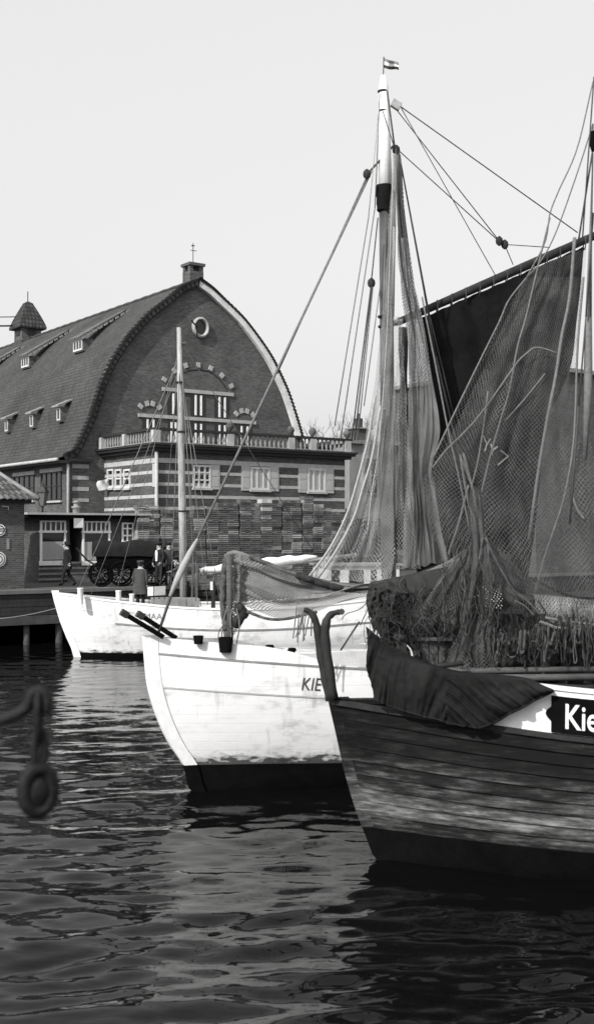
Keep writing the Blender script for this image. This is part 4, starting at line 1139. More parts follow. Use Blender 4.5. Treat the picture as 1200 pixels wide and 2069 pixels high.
wn.obox(p + Vector((-.45, .02, .2)), (.05, 0, 0), (0, .3, 0), (0, 0, .5)); wn.obox(p + Vector((.45, .02, .2)), (.05, 0, 0), (0, .3, 0), (0, 0, .5)); wn.build('winch', 'wood_dark', s1, world=True)
for (px, y0, y1, r) in ((372, 1228, 1165, .07), (397, 1228, 1140, .05), (388, 1228, 1120, .04), (430, 1232, 1165, .06)):
    a_ = ax(O1, D1, px, y0, .3)[1]; b_ = ax(O1, D1, px + 3, y1, .3)[1]; MB().tube([a_, b_], r, 7).build('deck_post', 'wood', s1, world=True)
hb = MB(); a_ = ax(O1, D1, 395, 1188, .2)[1]; b_ = ax(O1, D1, 455, 1186, .2)[1]
hb.obox(a_.lerp(b_, .5), (b_ - a_) * .5, Vector((0, .05, 0)), (0, 0, .07)); hb.build('cross_rail', 'wood', s1, world=True)
hc_ = MB(); a_ = ax(O1, D1, 348, 1213, .5)[1]; hc_.obox(a_ + Vector((.1, 0, -.2)), (.75, .18, 0), (-.12, .5, 0), (0, 0, .28)); hc_.build('hatch', 'stone_mid', s1, world=True)
lb_ = MB(); p = ax(O1, D1, 428, 1192, .9)[1]; lb_.tube([p, p + Vector((0, 0, .28))], .05, 8); lb_.build('fender', 'canvas_white', s1, world=True)
# low white wheelhouse aft
wa = fn1(.62, 0, -1); 
wh = MB(); wx0, wx1 = ax(O1, D1, 655, 1200, .6)[0], ax(O1, D1, 800, 1200, .6)[0]
wz = 1.45; wt = 4.25 - (1143 - HY) / F * 40.5
wh.box(wx0, wx1, -.95, .95, wz, wt); who = wh.build('wheelhouse', 'frame', s1)
MB().box(wx0 - .12, wx1 + .12, -1.07, 1.07, wt + .002, wt + .07).build('wheelhouse_roof', 'stone_mid', who)
for a_, b_ in ((.06, .17), (.30, .50), (.60, .68), (.80, .95)):
    x0 = wx0 + (wx1 - wx0) * a_; x1 = wx0 + (wx1 - wx0) * b_
    MB().box(x0, x1, -.965, -.952, wt - .62, wt - .14).build('wheelhouse_window', 'glass', who)

tag(rope('mooring_line', [ax(O1, D1, 118, 1228)[1], at(-60, 1252, 42.0)], .02, None, 'rope_mid', sag=.12, world=False), 'thin mooring line from the far white bow to the quay at left', 'rope')
# man in grey coat on her deck
p = ax(O1, D1, 284, 1228, -.2)[1]; s_u = ax(O1, D1, 284, 1228, -.2)[0]; p.z = zs1(s_u) - .4 + .04
person('person in grey overcoat seen from behind on deck of the far white boat', p, math.radians(165), {'wrl': (.23, -.02, .93), 'wrr': (-.23, -.02, .93), 'hal': (.23, -.03, .86), 'har': (-.23, -.03, .86)}, ('cloth_mid', 'cloth_dark'), coat=('cloth_mid', .62, .27), hat='cap', hat_m='cloth_mid')

# ---------------- SHIP 2: the white cutter in the middle
T2 = math.radians(26); O2 = at(395, 1600, 18.7); O2.z = 0
D2 = (math.cos(T2), math.sin(T2))
s2 = thing('fishing_boat', 'white cutter in the middle with tall two tone mast and dark hoisted sail', 'fishing boat', O2, T2)
def X2(px, py, side=0.0): return ax(O2, D2, px, py, side)[1]
stem2 = [(ax(O2, D2, x, y)[1].z, ax(O2, D2, x, y)[0]) for x, y in ((296, 1283), (299, 1330), (306, 1390), (324, 1450), (348, 1502), (377, 1546), (395, 1600))] + [(-.5, .62), (-1.0, 1.1)]
zs2 = spl([-1, 0, 1.2, 3.0, 5.5, 9, 13], [2.42, 2.30, 2.16, 2.0, 1.86, 1.9, 2.2])
fn2, S2 = make_hull(s2, 13.0, 1.95, zs2, stem2, .45, ('hull_white', 'black'), full=.46, bow_pow=2.1, nflare=(1.45, 3.8))
deck(s2, fn2, S2, .32, 'deck_white', bulw='white_paint')
rail(s2, fn2, S2, .13, .03, 'cap_rail', 'stone_mid', s0=.004, out=.018)
rail(s2, fn2, S2, .04, .026, 'rubbing_strake', 'stone', s0=.008, t=.165, out=.014)
st2 = spl([z for z, x in sorted(stem2)], [x for z, x in sorted(stem2)])
stem_post(s2, [(st2(z), z) for z in np.linspace(stem2[0][0], .46, 22)], 'white_paint', w=.085, fwd=.05, back=.16)
stem_post(s2, [(st2(z), z) for z in np.linspace(.46, -.5, 8)], 'black', w=.085, fwd=.05, back=.16, name='stem_foot')
# raised bow bulwark
mb = MB(); 
for side in (-1, 1):
    Ro = [[], [], [], []]
    for s in [i / 24 * .20 for i in range(25)]:
        x, y, z = fn2(s, 0, side); h = .23 * (1 - smooth((s - .10) / .10)) + .012
        yi = side * max(abs(y) - .06, 0)
        Ro[0].append((x, y, z + .031)); Ro[1].append((x, y + side * .02 * h, z + .031 + h)); Ro[2].append((x, yi, z + .031 + h)); Ro[3].append((x, yi, z + .031))
    mb.grid(Ro + [Ro[0]])
mb.build('bow_bulwark', 'hull_white', s2, smooth=False)
letters_on_hull(s2, 'KIE', .30, .72, 606, 1394, child(s2, 'hull'), 'rope', slant=.12, drop=-.06)
# bowsprit beams
for (a, b, sd) in (((252, 1240), (330, 1287), .22), ((284, 1243), (356, 1289), -.02)):
    p0, p1 = X2(a[0], a[1], sd), X2(b[0], b[1], sd)
    d_ = (p1 - p0); n_ = Vector((d_.y, -d_.x, 0)).normalized(); u_ = n_.cross(d_).normalized()
    MB().obox(p0.lerp(p1, .5), d_ * .5, n_ * .036, u_ * .036).build('bow_spar', 'black', s2, world=True)
    MB().obox(p0, d_.normalized() * .06, n_ * .052, u_ * .052).build('spar_end', 'iron', s2, world=True)
# mast
mt, mw, mb_ = X2(774, 153), X2(779, 395), X2(786, 1330)
pts = [mb_ - Vector((0, 0, .3)), mb_.lerp(mw, .33), mb_.lerp(mw, .66), mw]
MB().tube(pts, [.13, .128, .125, .12], 14).build('mast', 'mast_wood', s2, smooth=True, world=True)
pts = [mw + Vector((0, 0, -.02)), mw.lerp(mt, .5), mw.lerp(mt, .9), mt]
MB().tube(pts, [.123, .105, .085, .045], 14).build('mast_top', 'white_paint', s2, smooth=True, world=True)
wr_ = MB(); p = X2(777, 400); rows = []
for i in range(7):
    z = .22 - .55 * i / 6
    rows.append([p + Vector(((.145 + .025 * math.sin(k * 2.1 + i)) * math.cos(2 * math.pi * k / 12) + (.06 if math.cos(2 * math.pi * k / 12) > 0 else 0) * i / 6, .15 * math.sin(2 * math.pi * k / 12), z + (-.15 if math.cos(2 * math.pi * k / 12) > .3 else .1) * i / 6)) for k in range(12)])
wr_.grid(rows, close=True); wr_.build('mast_wrap', 'canvas_dark', s2, smooth=True, world=True)
for (px, py) in ((773, 185), (774, 225), (778, 640), (779, 660)):
    MB().ring(X2(px, py), .12 if py > 300 else .075, .022, Vector((1, 0, 0)), Vector((0, 1, 0)), 14, 6).build('mast_band', 'iron', s2, world=True)
MB().obox(X2(800, 212, .05), (.07, 0, -.045), (0, .05, 0), (.03, 0, .06)).build('block', 'wood_pale', s2, world=True)
for (px, py) in ((750, 572), (1008, 487), (1019, 494), (800, 303), (741, 352)):
    MB().lathe([(.02, -.09), (.06, -.05), (.07, 0), (.06, .05), (.02, .09)], tuple(X2(px, py, .1)), 8, sy=.6).build('block', 'wood_dark', s2, smooth=True, world=True)
# gaff and dark sail
GA, GB = X2(806, 650), X2(1215, 470)
MB().tube([GA, GA.lerp(GB, .35), GA.lerp(GB, .7), GB], [.065, .08, .085, .075], 12).build('gaff', 'wood_dark', s2, smooth=True, world=True)
gj = MB()
for s in (-1, 1): gj.tube([GA + Vector((.05, s * .06, 0)), GA + Vector((-.18, s * .14, -.04)), GA + Vector((-.3, s * .12, -.06))], .04, 6)
gj.build('gaff_jaw', 'wood_pale', s2, smooth=True, world=True)
Lf = curve_pts([(852, 641), (862, 700), (872, 765), (884, 850), (880, 890), (856, 940), (845, 985), (842, 1060), (840, 1160)], 30)
Rt = curve_pts([(1181, 496), (1172, 560), (1162, 640), (1154, 735), (1132, 800), (1110, 850), (1092, 960), (1078, 1070), (1062, 1200)], 30)
NX = 40
sail = MB(); rows = []; NRM = Vector((D2[1], -D2[0], 0))
for i in range(30):
    row = []
    for j in range(NX + 1):
        f = j / NX
        px = Lf[i][0] + (Rt[i][0] - Lf[i][0]) * f; py = Lf[i][1] + (Rt[i][1] - Lf[i][1]) * f
        if i == 0: py += 2.0 * math.sin(f * math.pi * 9) ** 2
        v = i / 29
        w = X2(px, py, .06)
        w = w + NRM * (.22 * math.sin(math.pi * f) * math.sin(math.pi * min(v * 1.1, 1)) + (.05 * math.sin(f * 34 + 3 * v) + .05 * noise.noise((f * 9, v * 4, 1))) * (.3 + .7 * v) + .05 * math.sin((f * 5 - v * 3) * 3.3))
        row.append(w)
    rows.append(row)
sail.grid(rows); SAIL = sail.build('sail', 'canvas_dark', s2, smooth=True, world=True)
for k in range(12):
    f = (k + .5) / 12; p = GA.lerp(GB, .14 + .8 * f)
    MB().ring(p + Vector((0, 0, -.05)), .12, .012, Vector((0, 1, 0)), Vector((0, 0, 1)), 10, 4, .8, 1.15).build('lacing', 'rope', s2, world=True)
# dark rolled luff of the sail standing just abaft the mast
pts = [X2(814, 662, .1), X2(815, 780, .1), X2(814, 900, .1), X2(811, 1000, .1), X2(803, 1110, .05)]
MB().tube(curve_pts([tuple(p) for p in pts], 16), [.075 + .012 * math.sin(i * 1.4) for i in range(16)], 9).build('rolled_luff', 'wood_dark', s2, smooth=True, world=True)
# painted marks on the sail
mk = MB()
bvh_s = BVHTree.FromPolygons([v.co for v in SAIL.data.vertices], [tuple(p.vertices) for p in SAIL.data.polygons])
def on_sail(px, py):
    o = loc(s2, (0, 0, CH)); d = (loc(s2, at(px, py, 10)) - o).normalized(); h, _, _, _ = bvh_s.ray_cast(o, d)
    return (h if h is not None else loc(s2, X2(px, py))) - d * .02
for st_ in (((976, 881), (983, 897), (979, 911)), ((983, 897), (990, 887)), ((991, 897), (995, 909), (1004, 903)), ((995, 909), (992, 919)), ((1011, 910), (1026, 922), (1005, 939))):
    for a, b in zip(st_, st_[1:]):
        a3, b3 = on_sail(*a), on_sail(*b); d_ = (b3 - a3); n_ = Vector((d_.z, 0, -d_.x)).normalized() * .013
        mk.obox(a3.lerp(b3, .5), d_ * .54, n_, Vector((0, .004, 0)))
mk.build('sail_mark', 'rope_pale', s2)
# rigging
def R2(nm, a, b, r=.013, m='rope', sa=0.0, sb=0.0, sag=0): return rope(nm, [X2(a[0], a[1], sa), X2(b[0], b[1], sb)], r, s2, m, sag)
R2('forestay', (797, 292), (748, 345), .02, 'rope')
R2('forestay', (750, 346), (395, 1098), .024, 'rope_mid'); R2('forestay', (744, 350), (560, 755), .014, 'rope_mid')
fs = MB(); fp = [X2(400, 1088), X2(385, 1115), X2(372, 1142), X2(358, 1172), X2(344, 1205)]
fs.tube(fp, [.022, .046, .062, .052, .028], 9); fs.build('stay_furl', 'wood_pale', s2, smooth=True, world=True)
R2('forestay', (346, 1203), (319, 1282), .026, 'rope')
for (a, b, m_, r) in (((767, 190), (757, 420), 'rope_mid', .01), ((757, 420), (688, 885), 'rope_mid', .011), ((766, 205), (744, 440), 'rope_pale', .009), ((744, 440), (676, 860), 'rope_mid', .011), ((763, 440), (750, 566), 'rope', .012), ((749, 580), (710, 890), 'rope', .013), ((751, 580), (716, 890), 'rope', .013), ((753, 580), (722, 890), 'rope_mid', .011), ((770, 560), (735, 820), 'rope_mid', .010)):
    R2('halyard', a, b, r, m_, .3, .5)
for (a, b, r) in (((782, 185), (797, 300), .016), ((799, 300), (812, 480), .016), ((805, 305), (880, 720), .014), ((880, 720), (948, 1010), .018), ((800, 300), (795, 640), .011), ((806, 310), (868, 640), .010), ((868, 640), (915, 835), .011), ((803, 310), (830, 640), .012), ((773, 225), (797, 300), .009)):
    R2('shroud', a, b, r, 'rope', .3, .5)
for (a, b, r) in (((807, 214), (1166, 470), .015), ((801, 222), (1008, 487), .013), ((810, 218), (1000, 556), .011), ((806, 305), (1008, 488), .013), ((1019, 494), (1110, 500), .012), ((1020, 497), (1036, 535), .012), ((1008, 488), (1020, 494), .02)):
    R2('peak_halyard', a, b, r * .75, 'rope', .05, .05)
# foredeck gear: post carrying net, bitts, coaming
p0, p1 = X2(466, 1318, .2), X2(463, 1120, .2)
MB().tube([p0 - Vector((0, 0, .25)), p1], .05, 8).build('gallows_post', 'wood', s2, smooth=True, world=True)
hatch = MB(); a_ = X2(600, 1330, .15); hatch.obox(a_ + Vector((.5, .2, -.02)), Vector((D2[0], D2[1], 0)) * 1.1, NRM * .55, (0, 0, .16)); hatch.build('hatch', 'deck_white', s2, world=True)
for (px, py) in ((545, 1318), (590, 1324)):
    p = X2(px, py, .75); MB().lathe([(.05, -.15), (.05, .06), (.075, .08), (.06, .12)], tuple(p), 8).build('bitt', 'black', s2, smooth=True, world=True)
def bucket(px, py, side, r, h, lab, handle=True):
    p = X2(px, py, side); s_u = ax(O2, D2, px, py, side)[0]
    root = thing('bucket', lab, 'bucket', p, 0)
    b = MB(); b.lathe([(r * .8, 0), (r, h), (r * .93, h), (r * .74, .03)], (0, 0, 0), 14); b.build('pail', 'black', root, smooth=True)
    if handle: MB().tube([(r * math.cos(a), 0, h + r * 1.6 * math.sin(a)) for a in np.linspace(0, math.pi, 9)], .008, 5).build('handle', 'iron', root)
bucket(456, 1318, .62, .12, .24, 'large dark bucket with rope handle hung under the net post')
bucket(401, 1301, .45, .085, .13, 'small dark bucket near the bow of the middle white boat', False)
# flag at the masthead
fl = thing('flag', 'small three striped pennant on a staff at the mast top', 'flag', mt, 0)
MB().tube([mt - Vector((0, 0, .1)), X2(775, 115)], .011, 5).build('flagstaff', 'wood', fl, world=True)
fg = MB()
for k in range(3):
    rows = []
    for i in range(3):
        v = (k + i / 2) / 3; row = []
        for j in range(13):
            f = j / 12; px = 775.5 + 31 * f + 1.2 * math.sin(f * 5); py = 117 + 20 * v + 9 * f ** 1.6 * (1 if v < .5 else .75) + 2.2 * math.sin(f * 5) + 3 * f * (1 - v)
            row.append(X2(px, py, .08 * math.sin(f * 7)))
        rows.append(row)
    fg.grid(rows, mi=k)
fg.build('cloth', ['flag_grey', 'white_paint', 'flag_dark'], fl, smooth=True, world=True)

# ---------------- SHIP 3: the dark clinker boat in front
T3 = math.radians(2.0); O3 = at(765, 1735, 14.87); O3.z = 0
D3 = (math.cos(T3), math.sin(T3))
s3 = thing('fishing_boat', 'dark worn clinker boat in the foreground with white washboard and black nameplate', 'fishing boat', O3, T3)
def X3(px, py, side=0.0): return ax(O3, D3, px, py, side)[1]
stem3 = [(ax(O3, D3, x, y)[1].z, ax(O3, D3, x, y)[0]) for x, y in ((668, 1412), (684, 1480), (702, 1560), (724, 1635), (745, 1690), (765, 1735))] + [(-.4, .42), (-1.0, 1.0)]
zs3 = spl([-1, -.6, .5, 1.5, 2.6, 4.5, 8, 11], [2.12, 2.08, 1.97, 1.86, 1.75, 1.64, 1.6, 1.8])
fn3, S3 = make_hull(s3, 11.0, 1.55, zs3, stem3, .42, (['hull_worn', 'hull_worn1', 'hull_worn2'], 'black'), full=.36, bow_pow=2.2, strakes=9, lap=.04, nflare=(1.7, 4.2))
deck(s3, fn3, S3, .12, 'wood_dark', bulw='wood_dark')
rail(s3, fn3, S3, .16, .06, 'gunwale', 'wood_dark', s0=.0, out=.06)
st3 = spl([z for z, x in sorted(stem3)], [x for z, x in sorted(stem3)])
stem_post(s3, [(st3(z), z) for z in np.linspace(2.1, .43, 14)], 'hull_worn', w=.075, fwd=.04, back=.24)
stem_post(s3, [(st3(z), z) for z in np.linspace(.43, -.4, 8)], 'black', w=.075, fwd=.04, back=.24, name='stem_foot')
# stem head: two horned timbers
for pts, sd in (([(614, 1231), (630, 1240), (641, 1268), (648, 1318), (657, 1368), (667, 1415)], -.10), ([(690, 1236), (672, 1240), (660, 1254), (657, 1290), (665, 1350), (674, 1412)], .12)):
    w = [X3(a, b, sd) for a, b in pts]
    MB().tube(curve_pts([tuple(p) for p in w], 18), [.030 + .030 * min(i / 9, 1) + .006 * math.sin(i * 1.9) for i in range(18)], 8, flat=1.0).build('stem_horn', 'wood_dark', s3, smooth=True, world=True)
MB().tube([X3(690, 1236, .30), X3(690, 1236, -.0)], .04, 10).build('fairlead', 'iron', s3, world=True)
# stowed white washboard and nameplate along the near side
def side3(u, up, out=0.0):
    s = u / 11.0; x, y, z = fn3(s, 0, -1); return (x, y - out, z + up)
US = [.85 + i * .25 for i in range(28)]
wbd = MB(); hW = lambda u: .50 * smooth((u - .85) / .6) + .02
R = [[side3(u, .062, .0) for u in US], [side3(u, .062 + hW(u), .02) for u in US], [side3(u, .062 + hW(u), -.035) for u in US], [side3(u, .062, -.045) for u in US]]
wbd.grid(R + [R[0]]); wbd.build('washboard', 'white_paint', s3)
cp = MB(); R = [[side3(u, .064 + hW(u), .05) for u in US], [side3(u, .11 + hW(u), .05) for u in US], [side3(u, .11 + hW(u), -.07) for u in US], [side3(u, .064 + hW(u), -.07) for u in US]]
cp.grid(R + [R[0]]); cp.build('washboard_cap', 'white_paint', s3)
def u_at(px, up):
    return min(np.arange(.3, 6, .01), key=lambda u: abs((lambda w: CX + F * w.x / w.y)(INV[s3.name].inverted() @ Vector(side3(u, up))) - px))
uN = float(u_at(1110, .3))
npd = MB(); n0 = 40
prof = []
for i in range(n0 + 1):                                    # scrolled left end
    v = i / n0; prof.append((-.055 * math.sin(math.pi * (v - .3) / .4) if .3 < v < .7 else 0.0, v))
LP_ = []
for (du, v) in prof: LP_.append((uN + du, .075 + .44 * v))
for u in np.arange(uN + .3, uN + 1.9, .2): LP_.append((float(u), .515))
for u in np.arange(uN + 1.7, uN + .1, -.2): LP_.append((float(u), .075))
v0 = [side3(u, z, .026 + .02 * z / .5) for u, z in LP_]; v1 = [side3(u, z, .055 + .02 * z / .5) for u, z in LP_]
n = len(LP_)
npd.add(v1, [tuple(range(n))]); npd.add(v0 + v1, [(i, (i + 1) % n, n + (i + 1) % n, n + i) for i in range(n)])
npo = npd.build('nameplate', 'black', s3)
vs, fs_ = text_obj('Kies', .42, .62, .006)
mbx = MB(); u0n = uN + .12
mbx.add([side3(u0n + x, .145 + y - .0 * x, .064 + .02 * y / .5) for x, y in vs], fs_); mbx.build('lettering', 'sign_white', npo)
# mast at the right edge
mA, mB_ = X3(1226, 1380), X3(1222, -60)
MB().tube([mA - Vector((0, 0, .2)), mA.lerp(mB_, .55), mB_], [.085, .075, .05], 10).build('mast', 'wood', s3, smooth=True, world=True)
MB().lathe([(.03, -.13), (.05, -.06), (.05, .06), (.03, .13)], tuple(X3(1198, 285, .12)), 8).build('block', 'black', s3, smooth=True, world=True)
for (a, b, r) in (((1199, 155), (1176, 480), .010), ((1197, 300), (1168, 485), .012), ((1198, 430), (1183, 640), .011), ((1183, 640), (1168, 820), .012), ((1197, 250), (1192, 640), .010), ((1168, 820), (1150, 1060), .016)):
    rope('shroud', [X3(*a, .1), X3(*b, .2)], r, s3, 'rope')
MB().tube([X3(1197, 310, .1), X3(1192, 480, .1), X3(1188, 640, .1), X3(1187, 780, .1), X3(1180, 930, .1)], [.008, .02, .045, .06, .03], 8).build('furled_net', 'rope_mid', s3, smooth=True, world=True)
# deck clutter: boards, spars, rope rails
bdz = MB(); c = X3(868, 1322, -.1)
for k in range(4): bdz.obox(c + Vector((-.2 + k * .125, .02 * k, 0)), (.055, 0, 0), (0, .02, 0), (0, 0, .22))
bdz.obox(c + Vector((0, -.03, .2)), (.28, 0, 0), (0, .02, 0), (0, 0, .02)); bdz.build('hatch_boards', 'wood', s3, world=True)
for (a, b, r, sd, m_) in (((960, 1370), (1230, 1368), .045, .55, 'wood'), ((1010, 1383), (1240, 1392), .035, .75, 'wood_dark'), ((900, 1356), (1230, 1352), .04, .3, 'wood'), ((840, 1352), (935, 1340), .03, .5, 'wood_dark')):
    MB().tube([X3(*a, sd), X3(*b, sd)], r, 8).build('spar', m_, s3, smooth=True, world=True)
MB().obox(X3(917, 1363, .72), (.12, 0, 0), (0, .03, 0), (0, 0, .016)).build('cleat', 'sign_white', s3, world=True)
rl = [X3(1095, 1247, .3), X3(1140, 1255, .3), X3(1240, 1268, .3)]
MB().tube(rl, .018, 6).build('rail_rope', 'rope_mid', s3, world=True)
MB().tube([X3(1090, 1256, .32), X3(1122, 1268, .32), X3(1165, 1272, .32), X3(1240, 1280, .32)], .02, 6).build('rail_rope', 'rope_mid', s3, world=True)
for px in (1096, 1235): MB().tube([X3(px, 1375, .3), X3(px, 1240, .3)], .03, 6).build('stanchion', 'wood_dark', s3, world=True)
wnb = MB(); c = X3(1000, 1318, -.35)
wnb.tube([c + Vector((-.6, 0, 0)), c + Vector((.8, 0, 0))], .19, 14); wnb.tube([c + Vector((-.75, 0, 0)), c + Vector((.95, 0, 0))], .07, 8)
for x in (-.65, .85): wnb.obox(c + Vector((x, 0, -.02)), (.05, 0, 0), (0, .25, 0), (0, 0, .42))
wnb.build('windlass', 'wood_dark', s3, smooth=False, world=True)
fw = MB(); a_ = X3(880, 1300, -.9); b_ = X3(1290, 1300, -.9)
fw.obox(a_.lerp(b_, .5) + Vector((0, 0, .02)), (b_ - a_) * .5, (0, .03, 0), (0, 0, .42)); fw.build('far_bulwark', 'wood_dark', s3, world=True)
dh = MB(); a_ = X3(1012, 1240, -.55); b_ = X3(1330, 1240, -.55)
zt_ = a_.z
dh.obox(Vector(((a_.x + b_.x) / 2, a_.y + .5, (zt_ + 1.6) / 2)), Vector((D3[0], D3[1], 0)) * ((b_.x - a_.x) / 2), (0, .5, 0), (0, 0, (zt_ - 1.6) / 2))
for k in range(14):
    x = a_.x + (b_.x - a_.x) * (k + .5) / 14
    dh.box(x - .06, x + .06, a_.y - .03 + .03 * k / 14, a_.y + .07, 1.6, zt_ - .04)
dho = dh.build('shade_box', 'wood_dark', s3, world=True)  # dark box added to stand in for the shaded space behind the bights
# arched white pipe and small gear on the bow
MB().tube(curve_pts([tuple(X3(820, 1305, .3)), tuple(X3(829, 1316, .3)), tuple(X3(833, 1334, .3))], 8), .022, 6).build('tiller_hook', 'sign_white', s3, smooth=True, world=True)
MB().tube([X3(726, 1256, -.05), X3(708, 1283, 0), X3(688, 1314, 0)], .012, 6).build('lashing', 'rope', s3, smooth=True, world=True)

# ================================================================ NETS AND CANVAS
def sheet(name, L_, R_, depth, nu, nv, m, label, cat='net', fold=.12, freq=7, seed=0, uvscale=None, grow=(.2, 1.0), parent=None, group=None, jit=7.0):
    L2, R2_ = curve_pts(L_, nv + 1), curve_pts(R_, nv + 1)
    rows = []; uv = []
    lenv = 0.0
    for i in range(nv + 1):
        v = i / nv; row = []; ur = []
        for j in range(nu + 1):
            f = j / nu
            px = L2[i][0] + (R2_[i][0] - L2[i][0]) * f; py = L2[i][1] + (R2_[i][1] - L2[i][1]) * f
            px += jit * (noise.noise((f * 5, v * 4, seed + 20)) + .6 * noise.noise((f * 12, v * 10, seed + 25))); py += jit * .8 * noise.noise((f * 7, v * 6, seed + 30)) * min(1, 6 * v)
            am = fold * (grow[0] + (grow[1] - grow[0]) * v)
            wv = 2.0 * noise.noise((f * freq * 1.1 + .6 * noise.noise((v * 2, f * 2, seed + 9)), v * 1.1, seed)) + 1.1 * noise.noise((f * freq * 2.7, v * 2.2, seed + 3.3)) + .5 * noise.noise((f * freq * 6.5, v * 5, seed + 7.7))
            d = depth(px, py, f, v) + am * wv
            row.append(at(px, py, d)); ur.append((0, 0))
        rows.append(row)
    wid = max(sum((row[j + 1] - row[j]).length for j in range(nu)) for row in rows)
    acc = 0.0
    for i in range(nv + 1):
        if i: acc += (rows[i][nu // 2] - rows[i - 1][nu // 2]).length
        uv.append([(wid * j / nu, acc) for j in range(nu + 1)])
    mb = MB(); mb.grid(rows, uv)
    o = mb.build(name, m, parent, smooth=True, world=parent is not None, fixn=False)
    if parent is None: tag(o, label, cat, group)
    return o, rows

# thin net hung from the middle boat's mast, spreading left
nA = thing('fishing_net', 'thin pale net hanging from the tall mast and spreading left above the deck', 'net', X2(790, 1150, .6), 0)
lfA = [(796, 310), (789, 430), (781, 560), (767, 700), (748, 830), (722, 955), (690, 1060), (652, 1128), (618, 1168)]
rtA = [(799, 310), (797, 430), (797, 560), (797, 700), (797, 830), (796, 955), (795, 1060), (794, 1128), (792, 1180)]
sheet('net_panel', lfA, rtA, lambda px, py, f, v: 19.75 - .25 * v, 40, 60, 'net_light', '', fold=.16, freq=4, seed=1, parent=nA)
sheet('net_panel', lfA, rtA, lambda px, py, f, v: 19.45 - .25 * v + .3 * (1 - f), 40, 60, 'net_light', '', fold=.12, freq=3, seed=5, parent=nA)
for pts in (((757, 800), (745, 880), (725, 960), (702, 1035), (668, 1105), (622, 1168)), ((768, 820), (752, 920), (733, 985), (715, 1045), (682, 1108), (640, 1170)), ((795, 320), (788, 500), (780, 700), (765, 900), (750, 1000), (742, 1080))):
    rope('edge_rope', [at(x, y, 19.2) for x, y in curve_pts(pts, 20)], .024 if pts[0][1] > 500 else .01, nA, 'rope_pale')
# dense net curtain just abaft the mast
nB = thing('fishing_net', 'dense grey net falling in long folds beside the mast against the dark sail', 'net', X2(840, 1120, .5), 0)
lfB = [(801, 312), (803, 420), (806, 540), (822, 650), (826, 760), (828, 880), (826, 980), (822, 1080), (812, 1150)]
rtB = [(806, 312), (816, 420), (834, 560), (856, 660), (872, 760), (887, 850), (884, 890), (870, 945), (880, 1000), (892, 1080), (905, 1135)]
sheet('net_panel', lfB, rtB, lambda px, py, f, v: 19.9 - .2 * v, 40, 70, 'net_curtain', '', fold=.13, freq=5, seed=2, parent=nB)
sheet('net_panel', lfB, rtB, lambda px, py, f, v: 20.05 - .1 * v, 30, 50, 'net_curtain', '', fold=.1, freq=4, seed=9, parent=nB)
sheet('net_panel', [(797, 640), (796, 800), (795, 960), (792, 1150)], [(812, 640), (820, 800), (830, 960), (850, 1150)], lambda px, py, f, v: 19.6 - .2 * v, 20, 40, 'net_light', '', fold=.1, freq=3, seed=4, parent=nB)
# great trawl net before the dark sail, hoisted on the foreground boat's mast
nC = thing('fishing_net', 'great trawl net hoisted on the right mast veiling the dark sail', 'net', X3(1060, 1230, .2), 0)
lfC = [(1076, 540), (1070, 548), (1062, 560), (1008, 650), (967, 733), (915, 840), (873, 929), (858, 1000), (866, 1070), (900, 1125), (950, 1165)]
rtC = [(1184, 502), (1182, 530), (1180, 560), (1168, 650), (1162, 740), (1186, 850), (1204, 950), (1212, 1040), (1215, 1120), (1225, 1180), (1230, 1215)]
DC = lambda px, py, f, v: 16.6 - .9 * v
sheet('net_panel', lfC, rtC, DC, 60, 80, 'net_big', '', fold=.10, freq=5, seed=3, parent=nC)
sheet('net_panel', [(1062, 560), (1000, 690), (950, 800), (900, 900), (862, 985), (880, 1075), (965, 1190)], [(1176, 560), (1160, 690), (1150, 800), (1140, 900), (1150, 1000), (1175, 1100), (1225, 1240)], lambda px, py, f, v: 16.1 - .6 * v, 50, 60, 'net_fine', '', fold=.14, freq=4, seed=13, parent=nC)
def netrope(pts, r, d, m='rope_mid', par=None):
    rope('edge_rope', [at(x, y, d) for x, y in curve_pts(pts, 4 * len(pts))], r, par or nC, m)
for pts, r in (([(1197, 165), (1165, 300), (1128, 385), (1110, 432), (1100, 490), (1062, 562)], .010), ([(1197, 250), (1165, 350), (1122, 470), (1090, 530), (1062, 562)], .010), ([(1062, 562), (1027, 607), (1008, 650), (967, 733), (915, 840), (873, 929)], .012), ([(1110, 440), (1088, 530), (1062, 640), (1045, 700), (1028, 790), (1010, 850), (990, 920), (968, 1010)], .013),
               ([(1160, 480), (1150, 600), (1134, 680), (1122, 760), (1108, 830), (1092, 920), (1080, 1000), (1068, 1090)], .026), ([(1178, 560), (1166, 700), (1162, 820), (1156, 910), (1140, 1000), (1120, 1065), (1098, 1130), (1080, 1200)], .017),
               ([(1130, 715), (1085, 702), (1062, 715), (1040, 738), (990, 810), (950, 860), (900, 910), (873, 945)], .012), ([(1100, 755), (1060, 805), (1020, 850)], .010), ([(985, 790), (978, 850), (965, 930), (950, 990)], .012),
               ([(930, 925), (938, 975), (950, 1030), (975, 1085)], .017), ([(935, 915), (955, 990), (965, 1040), (978, 1090)], .019), ([(928, 918), (945, 960), (958, 1010), (966, 1085)], .014), ([(852, 600), (880, 740), (905, 870), (930, 980), (950, 1080)], .013), ([(946, 980), (925, 1060), (905, 1120)], .016), ([(1156, 1005), (1166, 1030), (1180, 1050)], .02)):
    netrope(pts, r, 15.9)
